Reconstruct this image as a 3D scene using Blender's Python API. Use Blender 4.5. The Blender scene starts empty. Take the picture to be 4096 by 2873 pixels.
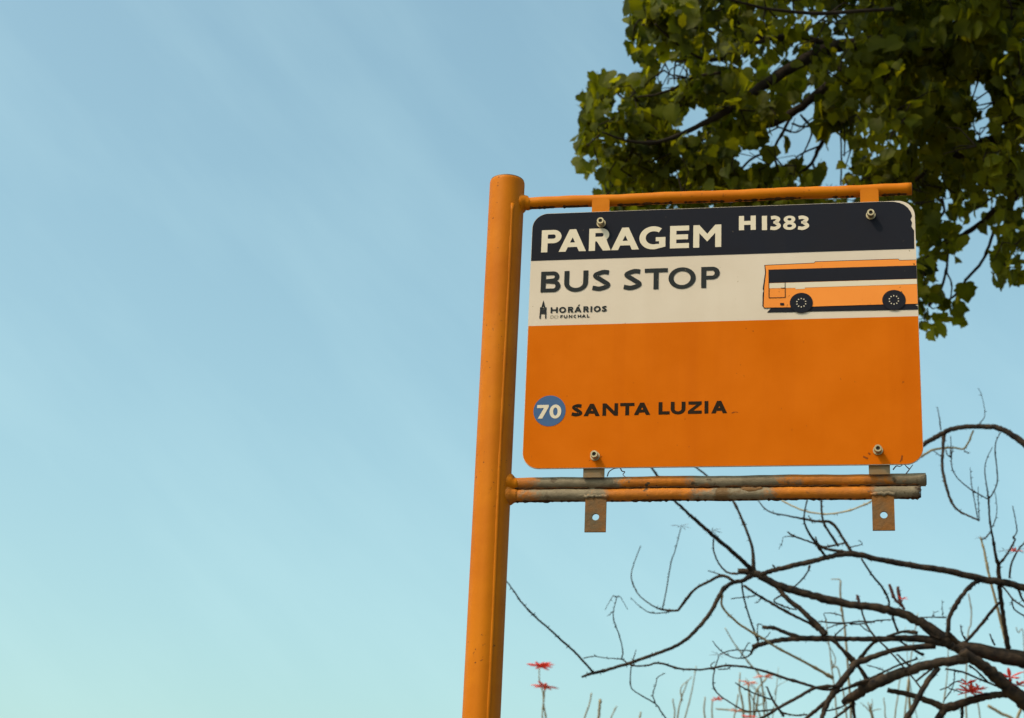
import bpy, math, random
import numpy as np
from mathutils import Vector, Matrix
from mathutils.geometry import tessellate_polygon

random.seed(7); rng = np.random.default_rng(7)
scene = bpy.context.scene
COL = scene.collection

# ------------------------------------------------------------------ camera
CAM = Vector((0, 0, 1.6))
PITCH, ROLL = 0.359799, 0.045722
FPX = 4200.0 * 1.784                      # focal length in photo pixels (4096 wide)
def cam_axes():
    fwd = Vector((0, math.cos(PITCH), math.sin(PITCH)))
    up = Vector((0, -math.sin(PITCH), math.cos(PITCH)))
    rt = Vector((1, 0, 0))
    c, s = math.cos(ROLL), math.sin(ROLL)
    return c * rt + s * up, -s * rt + c * up, fwd
CR, CU, CF = cam_axes()
cam_data = bpy.data.cameras.new('camera')
cam = bpy.data.objects.new('camera', cam_data); COL.objects.link(cam)
cam.matrix_world = Matrix(((CR.x, CU.x, -CF.x, CAM.x), (CR.y, CU.y, -CF.y, CAM.y), (CR.z, CU.z, -CF.z, CAM.z), (0, 0, 0, 1)))
cam_data.sensor_width = 36; cam_data.sensor_fit = 'HORIZONTAL'
cam_data.lens = FPX / 4096 * 36
cam_data.clip_start = 0.05; cam_data.clip_end = 3000
cam_data.dof.use_dof = True; cam_data.dof.focus_distance = 3.4; cam_data.dof.aperture_fstop = 11
scene.camera = cam

# ------------------------------------------------------------------ sky and sun
SUN_EL, SUN_AZ = math.radians(52), math.radians(-122)      # azimuth from +Y towards +X
SKY_STRENGTH, SUN_STRENGTH, EXPOSURE = 0.15, 2.0, 0.62
world = bpy.data.worlds.new('World'); scene.world = world; world.use_nodes = True
nt = world.node_tree; nt.nodes.clear()
w_out = nt.nodes.new('ShaderNodeOutputWorld'); w_bg = nt.nodes.new('ShaderNodeBackground')
sky = nt.nodes.new('ShaderNodeTexSky'); sky.sky_type = 'NISHITA'; sky.sun_disc = False
sky.sun_elevation = SUN_EL; sky.sun_rotation = SUN_AZ
sky.altitude = 100; sky.air_density = 1.1; sky.dust_density = 4.5; sky.ozone_density = 1.0
w_bg.inputs['Strength'].default_value = SKY_STRENGTH
# even tint of the whole sky, and thin high veils of cirrus
tint = nt.nodes.new('ShaderNodeMix'); tint.data_type = 'RGBA'; tint.blend_type = 'MULTIPLY'; tint.inputs[0].default_value = 1
tint.inputs[7].default_value = (0.97, 1.155, 0.93, 1)
SKY_TINT = tint
nt.links.new(sky.outputs[0], tint.inputs[6])
tc = nt.nodes.new('ShaderNodeTexCoord'); mp = nt.nodes.new('ShaderNodeMapping')
mp.inputs['Rotation'].default_value = (0.0, -0.72, 0.0)
mp2 = nt.nodes.new('ShaderNodeMapping'); mp2.inputs['Scale'].default_value = (1.6, 2.4, 7.0)
nz = nt.nodes.new('ShaderNodeTexNoise'); nz.inputs['Scale'].default_value = 2.2; nz.inputs['Detail'].default_value = 5; nz.inputs['Roughness'].default_value = 0.55
cr = nt.nodes.new('ShaderNodeMapRange'); cr.inputs[1].default_value = 0.42; cr.inputs[2].default_value = 0.75; cr.inputs[3].default_value = 0.0; cr.inputs[4].default_value = 0.13
veil = nt.nodes.new('ShaderNodeMix'); veil.data_type = 'RGBA'; veil.inputs[7].default_value = (3.3, 4.6, 4.6, 1)
nt.links.new(tc.outputs['Generated'], mp.inputs[0]); nt.links.new(mp.outputs[0], mp2.inputs[0]); nt.links.new(mp2.outputs[0], nz.inputs[0]); nt.links.new(nz.outputs[0], cr.inputs[0])
nt.links.new(cr.outputs[0], veil.inputs[0]); nt.links.new(tint.outputs[2], veil.inputs[6])
nt.links.new(veil.outputs[2], w_bg.inputs['Color']); nt.links.new(w_bg.outputs[0], w_out.inputs['Surface'])

sun_dir = Vector((math.cos(SUN_EL) * math.sin(SUN_AZ), math.cos(SUN_EL) * math.cos(SUN_AZ), math.sin(SUN_EL)))
sun_data = bpy.data.lights.new('sun', 'SUN'); sun_data.energy = SUN_STRENGTH; sun_data.angle = math.radians(0.6)
sun_data.color = (1.0, 0.82, 0.60)
sun = bpy.data.objects.new('sun', sun_data); COL.objects.link(sun)
sun.rotation_euler = sun_dir.to_track_quat('Z', 'Y').to_euler(); sun.location = (-8, 6, 15)

vs = scene.view_settings
vs.view_transform = 'Standard'; vs.look = 'None'; vs.gamma = 1; vs.exposure = EXPOSURE; vs.use_curve_mapping = False
scene.render.engine = 'CYCLES'
scene.cycles.max_bounces = 8; scene.cycles.transmission_bounces = 6; scene.cycles.diffuse_bounces = 4

# ------------------------------------------------------------------ helpers
ZONES = {'A': (2700, 1950, 1.744), 'B': (3400, 2150, 2.227), 'C': (3400, 1500, 2.3), 'D': (1800, 2100, 2.083),
         'W': (2250, 0, 1.1338), 'F': (0, 0, 1.0)}
def to_photo(zone, x, y):
    X, Y, s = ZONES[zone]; return X + x / s, Y + y / s
def at(fx, fy, depth):
    """Point seen at a photo pixel, at the given distance along the view direction."""
    return CAM + depth * (CF + CR * ((fx - 2048) / FPX) - CU * ((fy - 1436.5) / FPX))
def photo_of(P):
    v = Vector(P) - CAM; z = v.dot(CF)
    return 2048 + FPX * v.dot(CR) / z, 1436.5 - FPX * v.dot(CU) / z, z

def obj(name, verts, faces, mat, parent=None, smooth=False, edges=()):
    me = bpy.data.meshes.new(name); me.from_pydata([tuple(v) for v in verts], list(edges), [tuple(f) for f in faces])
    me.materials.append(mat)
    if smooth: me.polygons.foreach_set('use_smooth', [True] * len(me.polygons))
    me.update()
    o = bpy.data.objects.new(name, me); COL.objects.link(o)
    if parent: o.parent = parent
    return o
def thing(name, label, cat, loc=(0, 0, 0), rz=0, group=None):
    o = bpy.data.objects.new(name, None); COL.objects.link(o)
    o.location = loc; o.rotation_euler = (0, 0, rz); o['label'] = label; o['category'] = cat
    if group: o['group'] = group
    o.empty_display_size = 0.2
    return o

class MB:
    def __init__(s): s.v = []; s.f = []
    def add(s, v, f):
        n = len(s.v); s.v += [Vector(p) for p in v]; s.f += [tuple(i + n for i in q) for q in f]
    def box(s, x0, x1, y0, y1, z0, z1, b=0.0):
        if b <= 0:
            v = [(x, y, z) for x in (x0, x1) for y in (y0, y1) for z in (z0, z1)]
            s.add(v, [(0, 1, 3, 2), (4, 6, 7, 5), (0, 4, 5, 1), (2, 3, 7, 6), (0, 2, 6, 4), (1, 5, 7, 3)]); return
        # bevel the four edges that run along y (front-back)
        pts = [(x0 + b, z0), (x1 - b, z0), (x1, z0 + b), (x1, z1 - b), (x1 - b, z1), (x0 + b, z1), (x0, z1 - b), (x0, z0 + b)]
        s.prism(pts, y0, y1)
    def prism(s, pts, y0, y1):
        n = len(pts)
        s.add([(p[0], y0, p[1]) for p in pts] + [(p[0], y1, p[1]) for p in pts],
              [tuple(range(n)), tuple(range(2 * n - 1, n - 1, -1))] + [(i, i + n, (i + 1) % n + n, (i + 1) % n) for i in range(n)])
    def tube(s, pts, radii, n=10, cap=True):
        pts = [Vector(p) for p in pts]; m = len(pts); base = len(s.v)
        prev = None
        for i, p in enumerate(pts):
            t = (pts[min(i + 1, m - 1)] - pts[max(i - 1, 0)])
            t = t.normalized() if t.length > 1e-9 else Vector((0, 0, 1))
            if prev is None:
                a = t.cross(Vector((0, 0, 1)) if abs(t.z) < .9 else Vector((1, 0, 0))).normalized()
            else:
                a = prev - t * prev.dot(t)
                a = a.normalized() if a.length > 1e-6 else t.orthogonal().normalized()
            prev = a; b = t.cross(a)
            for k in range(n):
                q = 2 * math.pi * k / n
                s.v.append(p + (a * math.cos(q) + b * math.sin(q)) * radii[i])
        for i in range(m - 1):
            for k in range(n):
                s.f.append((base + i * n + k, base + i * n + (k + 1) % n, base + (i + 1) * n + (k + 1) % n, base + (i + 1) * n + k))
        if cap:
            s.f.append(tuple(base + k for k in reversed(range(n)))); s.f.append(tuple(base + (m - 1) * n + k for k in range(n)))
    def build(s, name, mat, parent=None, smooth=False):
        return obj(name, s.v, s.f, mat, parent, smooth)

def catmull(pts, sub):
    """pts: list of tuples (any dimension) -> smoothed list."""
    P = [np.array(p, float) for p in pts]
    if len(P) < 3:
        return [P[0] + (P[-1] - P[0]) * t for t in np.linspace(0, 1, sub + 1)]
    out = []
    for i in range(len(P) - 1):
        p0 = P[i - 1] if i > 0 else 2 * P[0] - P[1]; p1, p2 = P[i], P[i + 1]
        p3 = P[i + 2] if i + 2 < len(P) else 2 * P[-1] - P[-2]
        for t in np.linspace(0, 1, sub, endpoint=False):
            out.append(0.5 * (2 * p1 + (p2 - p0) * t + (2 * p0 - 5 * p1 + 4 * p2 - p3) * t * t + (3 * p1 - p0 - 3 * p2 + p3) * t ** 3))
    out.append(P[-1]); return out

# ------------------------------------------------------------------ materials
def mat_new(name):
    m = bpy.data.materials.new(name); m.use_nodes = True
    t = m.node_tree; b = t.nodes['Principled BSDF']; return m, t, b
def N(t, typ, **kw):
    n = t.nodes.new(typ)
    for k, v in kw.items(): setattr(n, k, v)
    return n
def noise(t, scale, detail=4, rough=.55, vec=None, scl=None, coord='Object'):
    c = N(t, 'ShaderNodeTexCoord'); m = N(t, 'ShaderNodeMapping'); n = N(t, 'ShaderNodeTexNoise')
    if scl: m.inputs['Scale'].default_value = scl
    n.inputs['Scale'].default_value = scale; n.inputs['Detail'].default_value = detail; n.inputs['Roughness'].default_value = rough
    t.links.new(c.outputs[coord], m.inputs[0]); t.links.new(m.outputs[0], n.inputs['Vector']); return n.outputs['Fac']
def maprange(t, src, a, b, c=0, d=1):
    n = N(t, 'ShaderNodeMapRange'); n.inputs[1].default_value = a; n.inputs[2].default_value = b; n.inputs[3].default_value = c; n.inputs[4].default_value = d
    n.clamp = True; t.links.new(src, n.inputs[0]); return n.outputs[0]
def mixc(t, fac, A, B, mode='MIX'):
    n = N(t, 'ShaderNodeMix', data_type='RGBA', blend_type=mode)
    for i, s in ((0, fac), (6, A), (7, B)):
        if isinstance(s, bpy.types.NodeSocket): t.links.new(s, n.inputs[i])
        elif isinstance(s, (int, float)): n.inputs[i].default_value = s
        else: n.inputs[i].default_value = (*s, 1)
    return n.outputs[2]
def math_node(t, op, a, b=None):
    n = N(t, 'ShaderNodeMath', operation=op)
    for i, s in ((0, a), (1, b)):
        if s is None: continue
        if isinstance(s, bpy.types.NodeSocket): t.links.new(s, n.inputs[i])
        else: n.inputs[i].default_value = s
    return n.outputs[0]
def bump(t, b, src, strength=.3, dist=.001):
    n = N(t, 'ShaderNodeBump'); n.inputs['Strength'].default_value = strength; n.inputs['Distance'].default_value = dist
    t.links.new(src, n.inputs['Height']); t.links.new(n.outputs[0], b.inputs['Normal'])

def paint(name, colour, dark, rough=.4, speck=(0.12, .05, .01), speck_lo=.70, streak=True, mott=.5, bump_s=.12, coat=0.0):
    """Weathered paint: mottled fading, faint rain streaks, tiny chips and specks."""
    m, t, b = mat_new(name)
    n1 = noise(t, 9, 6, .6); c = mixc(t, maprange(t, n1, .35, .72, 0, mott), colour, dark)
    if streak:
        n2 = noise(t, 16, 5, .6, scl=(1, 1, .08)); c = mixc(t, maprange(t, n2, .52, .75, 0, .35), c, dark)
    n3 = noise(t, 130, 2, .5); n4 = noise(t, 14, 2, .5)
    sp = math_node(t, 'MULTIPLY', maprange(t, n3, speck_lo, speck_lo + .05), maprange(t, n4, .5, .6))
    c = mixc(t, sp, c, speck)
    t.links.new(c, b.inputs['Base Color'])
    t.links.new(maprange(t, n1, .3, .7, rough - .08, rough + .12), b.inputs['Roughness'])
    bump(t, b, noise(t, 60, 5, .6), bump_s, .0015)
    b.inputs['Coat Weight'].default_value = coat
    b.inputs['Specular IOR Level'].default_value = .09 if rough < .5 else .06
    return m

M = {}
M['panel_orange'] = paint('orange sign paint', (.495, .105, .0004), (.39, .072, .0004), .8, speck=(.22, .05, .004), speck_lo=.73, mott=.45)
M['cream'] = paint('yellowed white sign paint', (.525, .43, .375), (.47, .375, .315), .8, speck=(.2, .14, .08), speck_lo=.72, mott=.6)
M['navy'] = paint('dark navy sign paint', (.0105, .0112, .019), (.016, .0145, .019), .8, speck=(.10, .08, .06), speck_lo=.74, mott=.7)
M['navy_text'] = paint('dark slate lettering', (.018, .020, .023), (.028, .028, .030), .75, speck=(.3, .24, .16), speck_lo=.76)
M['black_text'] = paint('near black lettering', (.010, .008, .006), (.035, .015, .006), .75, speck=(.4, .1, .01), speck_lo=.70)
M['cream_text'] = paint('cream lettering', (.55, .46, .38), (.49, .41, .33), .75, speck=(.25, .18, .1), speck_lo=.74)
M['blue_disc'] = paint('faded blue route disc', (.050, .095, .21), (.042, .08, .17), .75)
M['bus_orange'] = paint('light orange print', (.68, .215, .04), (.60, .17, .03), .75)
M['pole_orange'] = paint('orange pole enamel', (.45, .128, .001), (.36, .085, .001), .48, speck=(.12, .032, .006), speck_lo=.655, coat=0.0, bump_s=.35, mott=.8)
M['thin_text'] = paint('pale thin lettering', (.17, .14, .10), (.20, .17, .12), .5)

def worn_bar(name, bands, rust):
    """Bar once grey, oversprayed orange in places: bands = orange spans along local x."""
    m, t, b = mat_new(name)
    c = N(t, 'ShaderNodeTexCoord'); sx = N(t, 'ShaderNodeSeparateXYZ'); t.links.new(c.outputs['Object'], sx.inputs[0])
    wob = noise(t, 24, 6, .7); x = math_node(t, 'ADD', sx.outputs['X'], maprange(t, wob, .3, .7, -.035, .035))
    mask = None
    for (a, e) in bands:
        q = math_node(t, 'MULTIPLY', maprange(t, x, a - .012, a + .012), maprange(t, x, e + .015, e - .015))
        mask = q if mask is None else math_node(t, 'MAXIMUM', mask, q)
    grey = mixc(t, maprange(t, noise(t, 22, 6, .65), .4, .7), (.19, .145, .10), (.115, .08, .052))
    oran = mixc(t, maprange(t, noise(t, 30, 5), .4, .7), (.43, .125, .006), (.28, .085, .012))
    col = mixc(t, mask, grey, oran)
    chips = math_node(t, 'MULTIPLY', maprange(t, noise(t, 55, 4), .62, .66), maprange(t, noise(t, 9, 2), .48, .56))
    col = mixc(t, chips, col, (.07, .042, .024))
    for (a, e, rc) in rust:
        q = math_node(t, 'MULTIPLY', maprange(t, x, a - .01, a + .006), maprange(t, x, e + .01, e - .006))
        col = mixc(t, q, col, rc)
    t.links.new(col, b.inputs['Base Color']); b.inputs['Roughness'].default_value = .6
    bump(t, b, noise(t, 70, 6, .7), .8, .003)
    b.inputs['Specular IOR Level'].default_value = .2
    return m
M['bar_upper'] = worn_bar('oversprayed grey bar', [(-.2, .08), (.235, .35), (.52, .69)], [])
M['bar_lower'] = worn_bar('dirty oversprayed bar', [(-.2, .07), (.20, .36), (.50, .67)], [(.385, .43, (.12, .062, .025)), (.735, .9, (.055, .028, .018))])
def simple(name, c1, c2, scale, rough, metallic=0, bs=.3, bd=.002, stretch=None):
    m, t, b = mat_new(name)
    n = noise(t, scale, 6, .6, scl=stretch)
    t.links.new(mixc(t, maprange(t, n, .35, .68), c1, c2), b.inputs['Base Color'])
    b.inputs['Roughness'].default_value = rough; b.inputs['Metallic'].default_value = metallic
    if rough > .7: b.inputs['Specular IOR Level'].default_value = .1
    bump(t, b, noise(t, scale * 3, 5, .65, scl=stretch), bs, bd); return m
M['tab_grey'] = simple('grey rusty tab', (.16, .125, .09), (.20, .10, .035), 35, .75)
M['tab_low'] = simple('brown rusty hanging tab', (.095, .068, .042), (.22, .075, .012), 15, .75, 0, .7, .004)
M['steel'] = simple('dull zinc bolt', (.42, .33, .22), (.30, .22, .13), 160, .45, .6, .2, .0005)
M['hole_shade'] = simple('painted hole shade', (.03, .02, .02), (.05, .035, .03), 60, .7)  # dark fill painting the shade inside tube ends and bolt sockets
M['rust_shade_crust'] = simple('dark rust and underside shade', (.030, .013, .006), (.075, .028, .008), 90, .9, 0, .8, .003)
M['scratch'] = simple('brown scratch', (.16, .035, .006), (.24, .055, .006), 60, .8)
M['rim'] = simple('dark pole cap', (.10, .05, .02), (.2, .08, .015), 40, .6)
M['bark_leafy'] = simple('dark maple bark', (.014, .010, .008), (.026, .018, .013), 30, .9, 0, .6, .006, (1, 1, .3))
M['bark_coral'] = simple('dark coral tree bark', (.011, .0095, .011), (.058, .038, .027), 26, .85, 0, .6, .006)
M['bark_sun_pale'] = simple('coral twig bark with painted sunlight', (.34, .28, .19), (.24, .18, .12), 22, .85, 0, .4, .004)  # paler copy of the coral bark, sunlight put into its colour
M['withered'] = simple('withered dark flower', (.10, .05, .05), (.16, .06, .06), 60, .8)
M['paving'] = simple('dark basalt paving', (.15, .125, .10), (.11, .09, .075), 3, .8)
M['kerb'] = simple('grey kerb stone', (.30, .28, .25), (.24, .22, .2), 8, .85)
M['asphalt'] = simple('asphalt', (.055, .053, .05), (.045, .043, .042), 20, .9)
M['ground'] = simple('dry garden soil', (.16, .11, .06), (.10, .09, .04), 1.5, .95)

def petal_mat(name, col, trans):
    m, t, b = mat_new(name)
    b.inputs['Base Color'].default_value = (*col, 1); b.inputs['Roughness'].default_value = .5
    tr = N(t, 'ShaderNodeBsdfTranslucent'); tr.inputs[0].default_value = (*trans, 1)
    mx = N(t, 'ShaderNodeMixShader'); mx.inputs[0].default_value = .45
    out = t.nodes['Material Output']
    t.links.new(b.outputs[0], mx.inputs[1]); t.links.new(tr.outputs[0], mx.inputs[2]); t.links.new(mx.outputs[0], out.inputs[0]); return m
M['petal_red'] = petal_mat('scarlet petal', (.90, .13, .11), (.95, .20, .17))
M['petal_pale'] = petal_mat('pale pink petal', (.85, .46, .42), (.95, .55, .5))
M['petal_pink'] = petal_mat('pinkish petal', (.85, .22, .22), (.95, .36, .34))

def leaf_mat(name='green maple leaf', sun_tinted=False):
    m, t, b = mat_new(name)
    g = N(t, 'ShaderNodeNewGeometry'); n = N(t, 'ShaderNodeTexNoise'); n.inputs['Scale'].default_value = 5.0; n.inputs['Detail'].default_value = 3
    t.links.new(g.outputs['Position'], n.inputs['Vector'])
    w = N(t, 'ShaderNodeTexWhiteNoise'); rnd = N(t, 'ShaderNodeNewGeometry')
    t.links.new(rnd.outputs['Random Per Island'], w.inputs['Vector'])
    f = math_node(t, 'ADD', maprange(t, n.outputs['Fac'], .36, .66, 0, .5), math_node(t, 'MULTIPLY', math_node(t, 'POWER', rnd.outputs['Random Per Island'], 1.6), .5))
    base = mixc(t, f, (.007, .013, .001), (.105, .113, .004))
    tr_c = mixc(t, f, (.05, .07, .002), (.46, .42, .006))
    if sun_tinted:  # lighter, yellower colours stand in for sunlight on one spray
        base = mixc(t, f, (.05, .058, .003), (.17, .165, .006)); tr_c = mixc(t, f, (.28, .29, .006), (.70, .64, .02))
    t.links.new(base, b.inputs['Base Color']); b.inputs['Roughness'].default_value = .6
    b.inputs['Specular IOR Level'].default_value = .12
    tr = N(t, 'ShaderNodeBsdfTranslucent'); t.links.new(tr_c, tr.inputs[0])
    mx = N(t, 'ShaderNodeMixShader'); mx.inputs[0].default_value = .45
    t.links.new(b.outputs[0], mx.inputs[1]); t.links.new(tr.outputs[0], mx.inputs[2]); t.links.new(mx.outputs[0], t.nodes['Material Output'].inputs[0])
    return m
M['leaf'] = leaf_mat(); M['sun_tinted_leaf'] = leaf_mat('leaf with painted sunlight', True)

# ------------------------------------------------------------------ ground, pavement, road
def structure(name, mb, mat):
    o = mb.build(name, mat); o['kind'] = 'structure'; return o
g = MB(); g.add([(-900, -900, -.13), (900, -900, -.13), (900, 900, -.13), (-900, 900, -.13)], [(0, 1, 2, 3)]); structure('ground', g, M['ground'])
g = MB(); g.box(-60, 60, -3.0, 5.2, -.12, 0.0); structure('pavement', g, M['paving'])
g = MB(); g.box(-60, 60, -3.16, -3.003, -.125, .004); structure('kerb', g, M['kerb'])
g = MB(); g.add([(-60, -10.5, -.126), (60, -10.5, -.126), (60, -3.163, -.126), (-60, -3.163, -.126)], [(0, 1, 2, 3)]); structure('road', g, M['asphalt'])

# ------------------------------------------------------------------ the bus stop sign
YAW = -0.191144
TLW = Vector((0.0264227, 3.19109, 1.6 + 1.49238))           # top left corner of the panel's front
DIRV = Vector((math.cos(YAW), math.sin(YAW), 0)); NRM = Vector((math.sin(YAW), -math.cos(YAW), 0))
PU = -0.0555                                                # pole axis, metres left of the panel's corner
BACK = 0.020                                                # the bars' axis behind the panel's front
pole_base = TLW + DIRV * PU - NRM * BACK; pole_base.z = 0
TOPZ = TLW.z
sign = thing('bus_stop_sign', 'orange bus stop pole with flag panel reading PARAGEM BUS STOP SANTA LUZIA', 'bus stop', pole_base, YAW)
def L(u, v, w=0.0):
    """Panel coordinates in mm (u right, v up from the top left corner) and w m towards the viewer -> local."""
    return Vector((u / 1000 - PU, -w - BACK, TOPZ + v / 1000))

# pole: a slightly uneven drawn tube
def pole():
    mb = MB(); r = .0332; nseg = 64
    zs = [0, .3] + list(np.linspace(.6, TOPZ + .068, 60)) + [TOPZ + .074, TOPZ + .0772, TOPZ + .0785]
    base = 0
    for i, z in enumerate(zs):
        k = 1.0
        if i == len(zs) - 2: k = .985
        if i == len(zs) - 1: k = .95
        soft = min(1, max(0, (TOPZ + .0 - z) / .5))
        for j in range(nseg):
            a = 2 * math.pi * j / nseg
            # gentle flats shaped to hint at reflected stripes, fading out at the top
            flat = 1 - .016 * soft * (1 - abs(math.cos(4.5 * a + .4))) + .0035 * math.sin(3 * a + z * 2.1) * .3
            mb.v.append(Vector((r * k * flat * math.cos(a), r * k * flat * math.sin(a), z)))
    m = len(zs)
    for i in range(m - 1):
        for j in range(nseg):
            mb.f.append((i * nseg + j, i * nseg + (j + 1) % nseg, (i + 1) * nseg + (j + 1) % nseg, (i + 1) * nseg + j))
    mb.f.append(tuple((m - 1) * nseg + j for j in range(nseg)))
    o = mb.build('pole', M['pole_orange'], sign, True)
    c = MB(); c.tube([(0, 0, TOPZ + .0780), (0, 0, TOPZ + .0802), (0, 0, TOPZ + .0810)], [.0322, .0318, .030], 48); c.build('pole_cap', M['rim'], o, False)
    p = MB(); p.box(-.13, .13, -.13, .13, .001, .013, .01); p.build('base_plate', M['pole_orange'], sign)
    # added ridge imitating a reflected stripe down the front right of the tube
    s = MB(); pts = []; rad = []
    for z in np.linspace(.9, TOPZ + .02, 160):
        a = math.radians(-58) + .02 * math.sin(z * 9); rr = .0304
        pts.append((rr * math.cos(a), rr * math.sin(a), z)); rad.append(.0042 + .0003 * math.sin(z * 61) + .0005 * random.random())
    s.tube(pts, rad, 6); s.build('stripe_ridge', M['pole_orange'], o, True)
pole()

def bar(name, v, r, u1, mat, w=-BACK, jag=0, wob=.0006):
    mb = MB(); pts = []; rad = []
    for u in np.linspace(-52, u1, 70):
        pts.append(L(u, v + wob * 1000 * math.sin(u * .03), w)); rad.append(r * (1 + .02 * math.sin(u * .11) + .012 * random.uniform(-1, 1)))
    n0 = len(mb.v); mb.tube(pts, rad, 20)
    if jag:
        for k in range(20): mb.v[n0 + 69 * 20 + k].x += random.uniform(-jag, jag)
    o = mb.build(name, mat, sign, True)
    return o
top_bar = bar('top_bar', 32.0, .0115, 697, M['pole_orange'])
up_bar = bar('lower_bar', -522.0, .0112, 703, M['bar_upper'])
lo_bar = bar('lower_bar', -544.2, .0116, 693, M['bar_lower'], jag=.004)
for o in (top_bar, up_bar, lo_bar):                       # dark disc painting the shade inside each tube end
    u1, v, r = {top_bar: (697, 32, .0115), up_bar: (703, -522, .0112), lo_bar: (693, -544.2, .0116)}[o]
    c = MB(); c.tube([L(u1 + .3, v, -BACK), L(u1 + 1.2, v, -BACK)], [r * .8, r * .78], 16); c.build('tube_end_shade', M['hole_shade'], o)
def crust_and_shade(u0_, u1_, v, w, bar_, rlo, rhi):  # dark rust that also paints the shade under and between the bars
    c_ = MB(); pts = []; rad = []
    for u in np.linspace(u0_, u1_, int((u1_ - u0_) / 5) + 3):
        pts.append(L(u, v + random.uniform(-.7, .9), w)); rad.append(random.uniform(rlo, rhi))
    rad[0] = rad[-1] = .0006; c_.tube(pts, rad, 7); c_.build('rust_shade_crust', M['rust_shade_crust'], bar_, True)
for (ua, ub) in ((-12, 40), (52, 105), (150, 262), (280, 360), (372, 500), (548, 598), (640, 690)): crust_and_shade(ua, ub, 32 - 9.4, -BACK + .002, top_bar, .0022, .0046)
for (ua, ub) in ((-14, 60), (66, 108), (156, 300), (306, 420), (430, 604), (652, 692)): crust_and_shade(ua, ub, -544.2 - 9.8, -BACK + .002, lo_bar, .0020, .0042)
for (ua, ub) in ((-14, 120), (130, 350), (360, 560), (570, 690)): crust_and_shade(ua, ub, -532.6, -BACK + .0072, up_bar, .0009, .0022)
# weld collars where the bars meet the pole
for (v, r, mt) in ((32, .0115, 'pole_orange'), (-522, .0112, 'pole_orange'), (-544.2, .0116, 'bar_lower')):
    mb = MB(); pts = [L(u, v + (random.uniform(-1.2, 1.2)), -BACK) for u in (-30, -24, -20, -17, -13, -8)]
    mb.tube(pts, [r * 1.75, r * 1.6, r * 1.38, r * 1.22, r * 1.08, r * 1.0], 18); mb.build('weld_collar', M[mt], sign, True)
# lumpy weld between the two lower bars
mb = MB()
for (ua, ub) in ((-15, 690),):
    pts = []; rad = []
    for u in np.linspace(ua, ub, 150):
        pts.append(L(u, -533.2 + random.uniform(-.8, .8), -BACK + .0045)); rad.append(.0012 + .0022 * max(0, math.sin(u * .031 + 1.3)) * random.random())
    mb.tube(pts, rad, 7)
mb.build('weld_bead', M['bar_lower'], lo_bar, True)
# patch of thick flaking filler on the lower pair
mb = MB()
mb.tube([L(u, -540 + 2.5 * math.sin(u), -BACK + .006) for u in (384, 392, 402, 412, 422, 430)], [.002, .0055, .0068, .0062, .0052, .0015], 9)
mb.build('rust_lump', M['tab_low'], lo_bar, True)

def plate_with_hole(u0, u1, v0, v1, hu, hv, hr, w0, w1):
    mb = MB(); n = 24
    outer = []
    for k in range(n):
        a = 2 * math.pi * k / n; c, s = math.cos(a), math.sin(a)
        sx = (u1 - hu if c > 0 else hu - u0) / max(abs(c), 1e-6); sz = (v1 - hv if s > 0 else hv - v0) / max(abs(s), 1e-6)
        q = min(sx, sz); outer.append((hu + c * q, hv + s * q))
    # snap the nearest points to the corners
    for cu, cv in ((u0, v0), (u1, v0), (u1, v1), (u0, v1)):
        i = min(range(n), key=lambda k: (outer[k][0] - cu) ** 2 + (outer[k][1] - cv) ** 2); outer[i] = (cu, cv)
    inner = [(hu + hr * math.cos(2 * math.pi * k / n), hv + hr * math.sin(2 * math.pi * k / n)) for k in range(n)]
    V = [L(*p, w0) for p in outer] + [L(*p, w0) for p in inner] + [L(*p, w1) for p in outer] + [L(*p, w1) for p in inner]
    F = []
    for k in range(n):
        j = (k + 1) % n
        F += [(k, j, n + j, n + k), (2 * n + k, 3 * n + k, 3 * n + j, 2 * n + j), (k, 2 * n + k, 2 * n + j, j), (n + k, n + j, 3 * n + j, 3 * n + k)]
    mb.add(V, F); return mb
for (a, b) in ((111, 144), (604, 637)):                   # upper tabs, behind the panel
    mb = MB(); pts = [(x / 1000 - PU, TOPZ + z / 1000) for x, z in ((a, -46), (b, -46), (b, 24), (b - 4, 30), (a + 3, 30), (a, 25))]
    mb.prism(pts, -BACK + .0088, -BACK + .0038); mb.build('upper_tab', M['pole_orange'], sign)
for (a, b) in ((110, 147.5), (607, 643)):                 # lower tabs, behind the panel
    mb = MB(); pts = [(x / 1000 - PU, TOPZ + z / 1000) for x, z in ((a, -516), (b, -516), (b, -452), (a, -452))]
    mb.prism(pts, -BACK + .0088, -BACK + .0038); mb.build('lower_tab', M['tab_grey'], sign)
for (a, b, hu, sk) in ((114.5, 152, 133.6, 0), (611, 648.5, 630.5, 1)):   # hanging tabs with a bolt hole
    plate_with_hole(a, b, -614, -548, hu, -587, 6.3, -BACK + .0115, -BACK + .0065).build('hanging_tab', M['tab_low'], sign)
    mb = MB(); mb.tube([L(u, -549.5 + random.uniform(-1.5, 1.5), -BACK + .0115) for u in np.linspace(a - 2, b + 2, 12)], [.002 + .0022 * random.random() for _ in range(12)], 7)
    mb.build('weld_bead', M['bar_lower'], sign, True)

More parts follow.
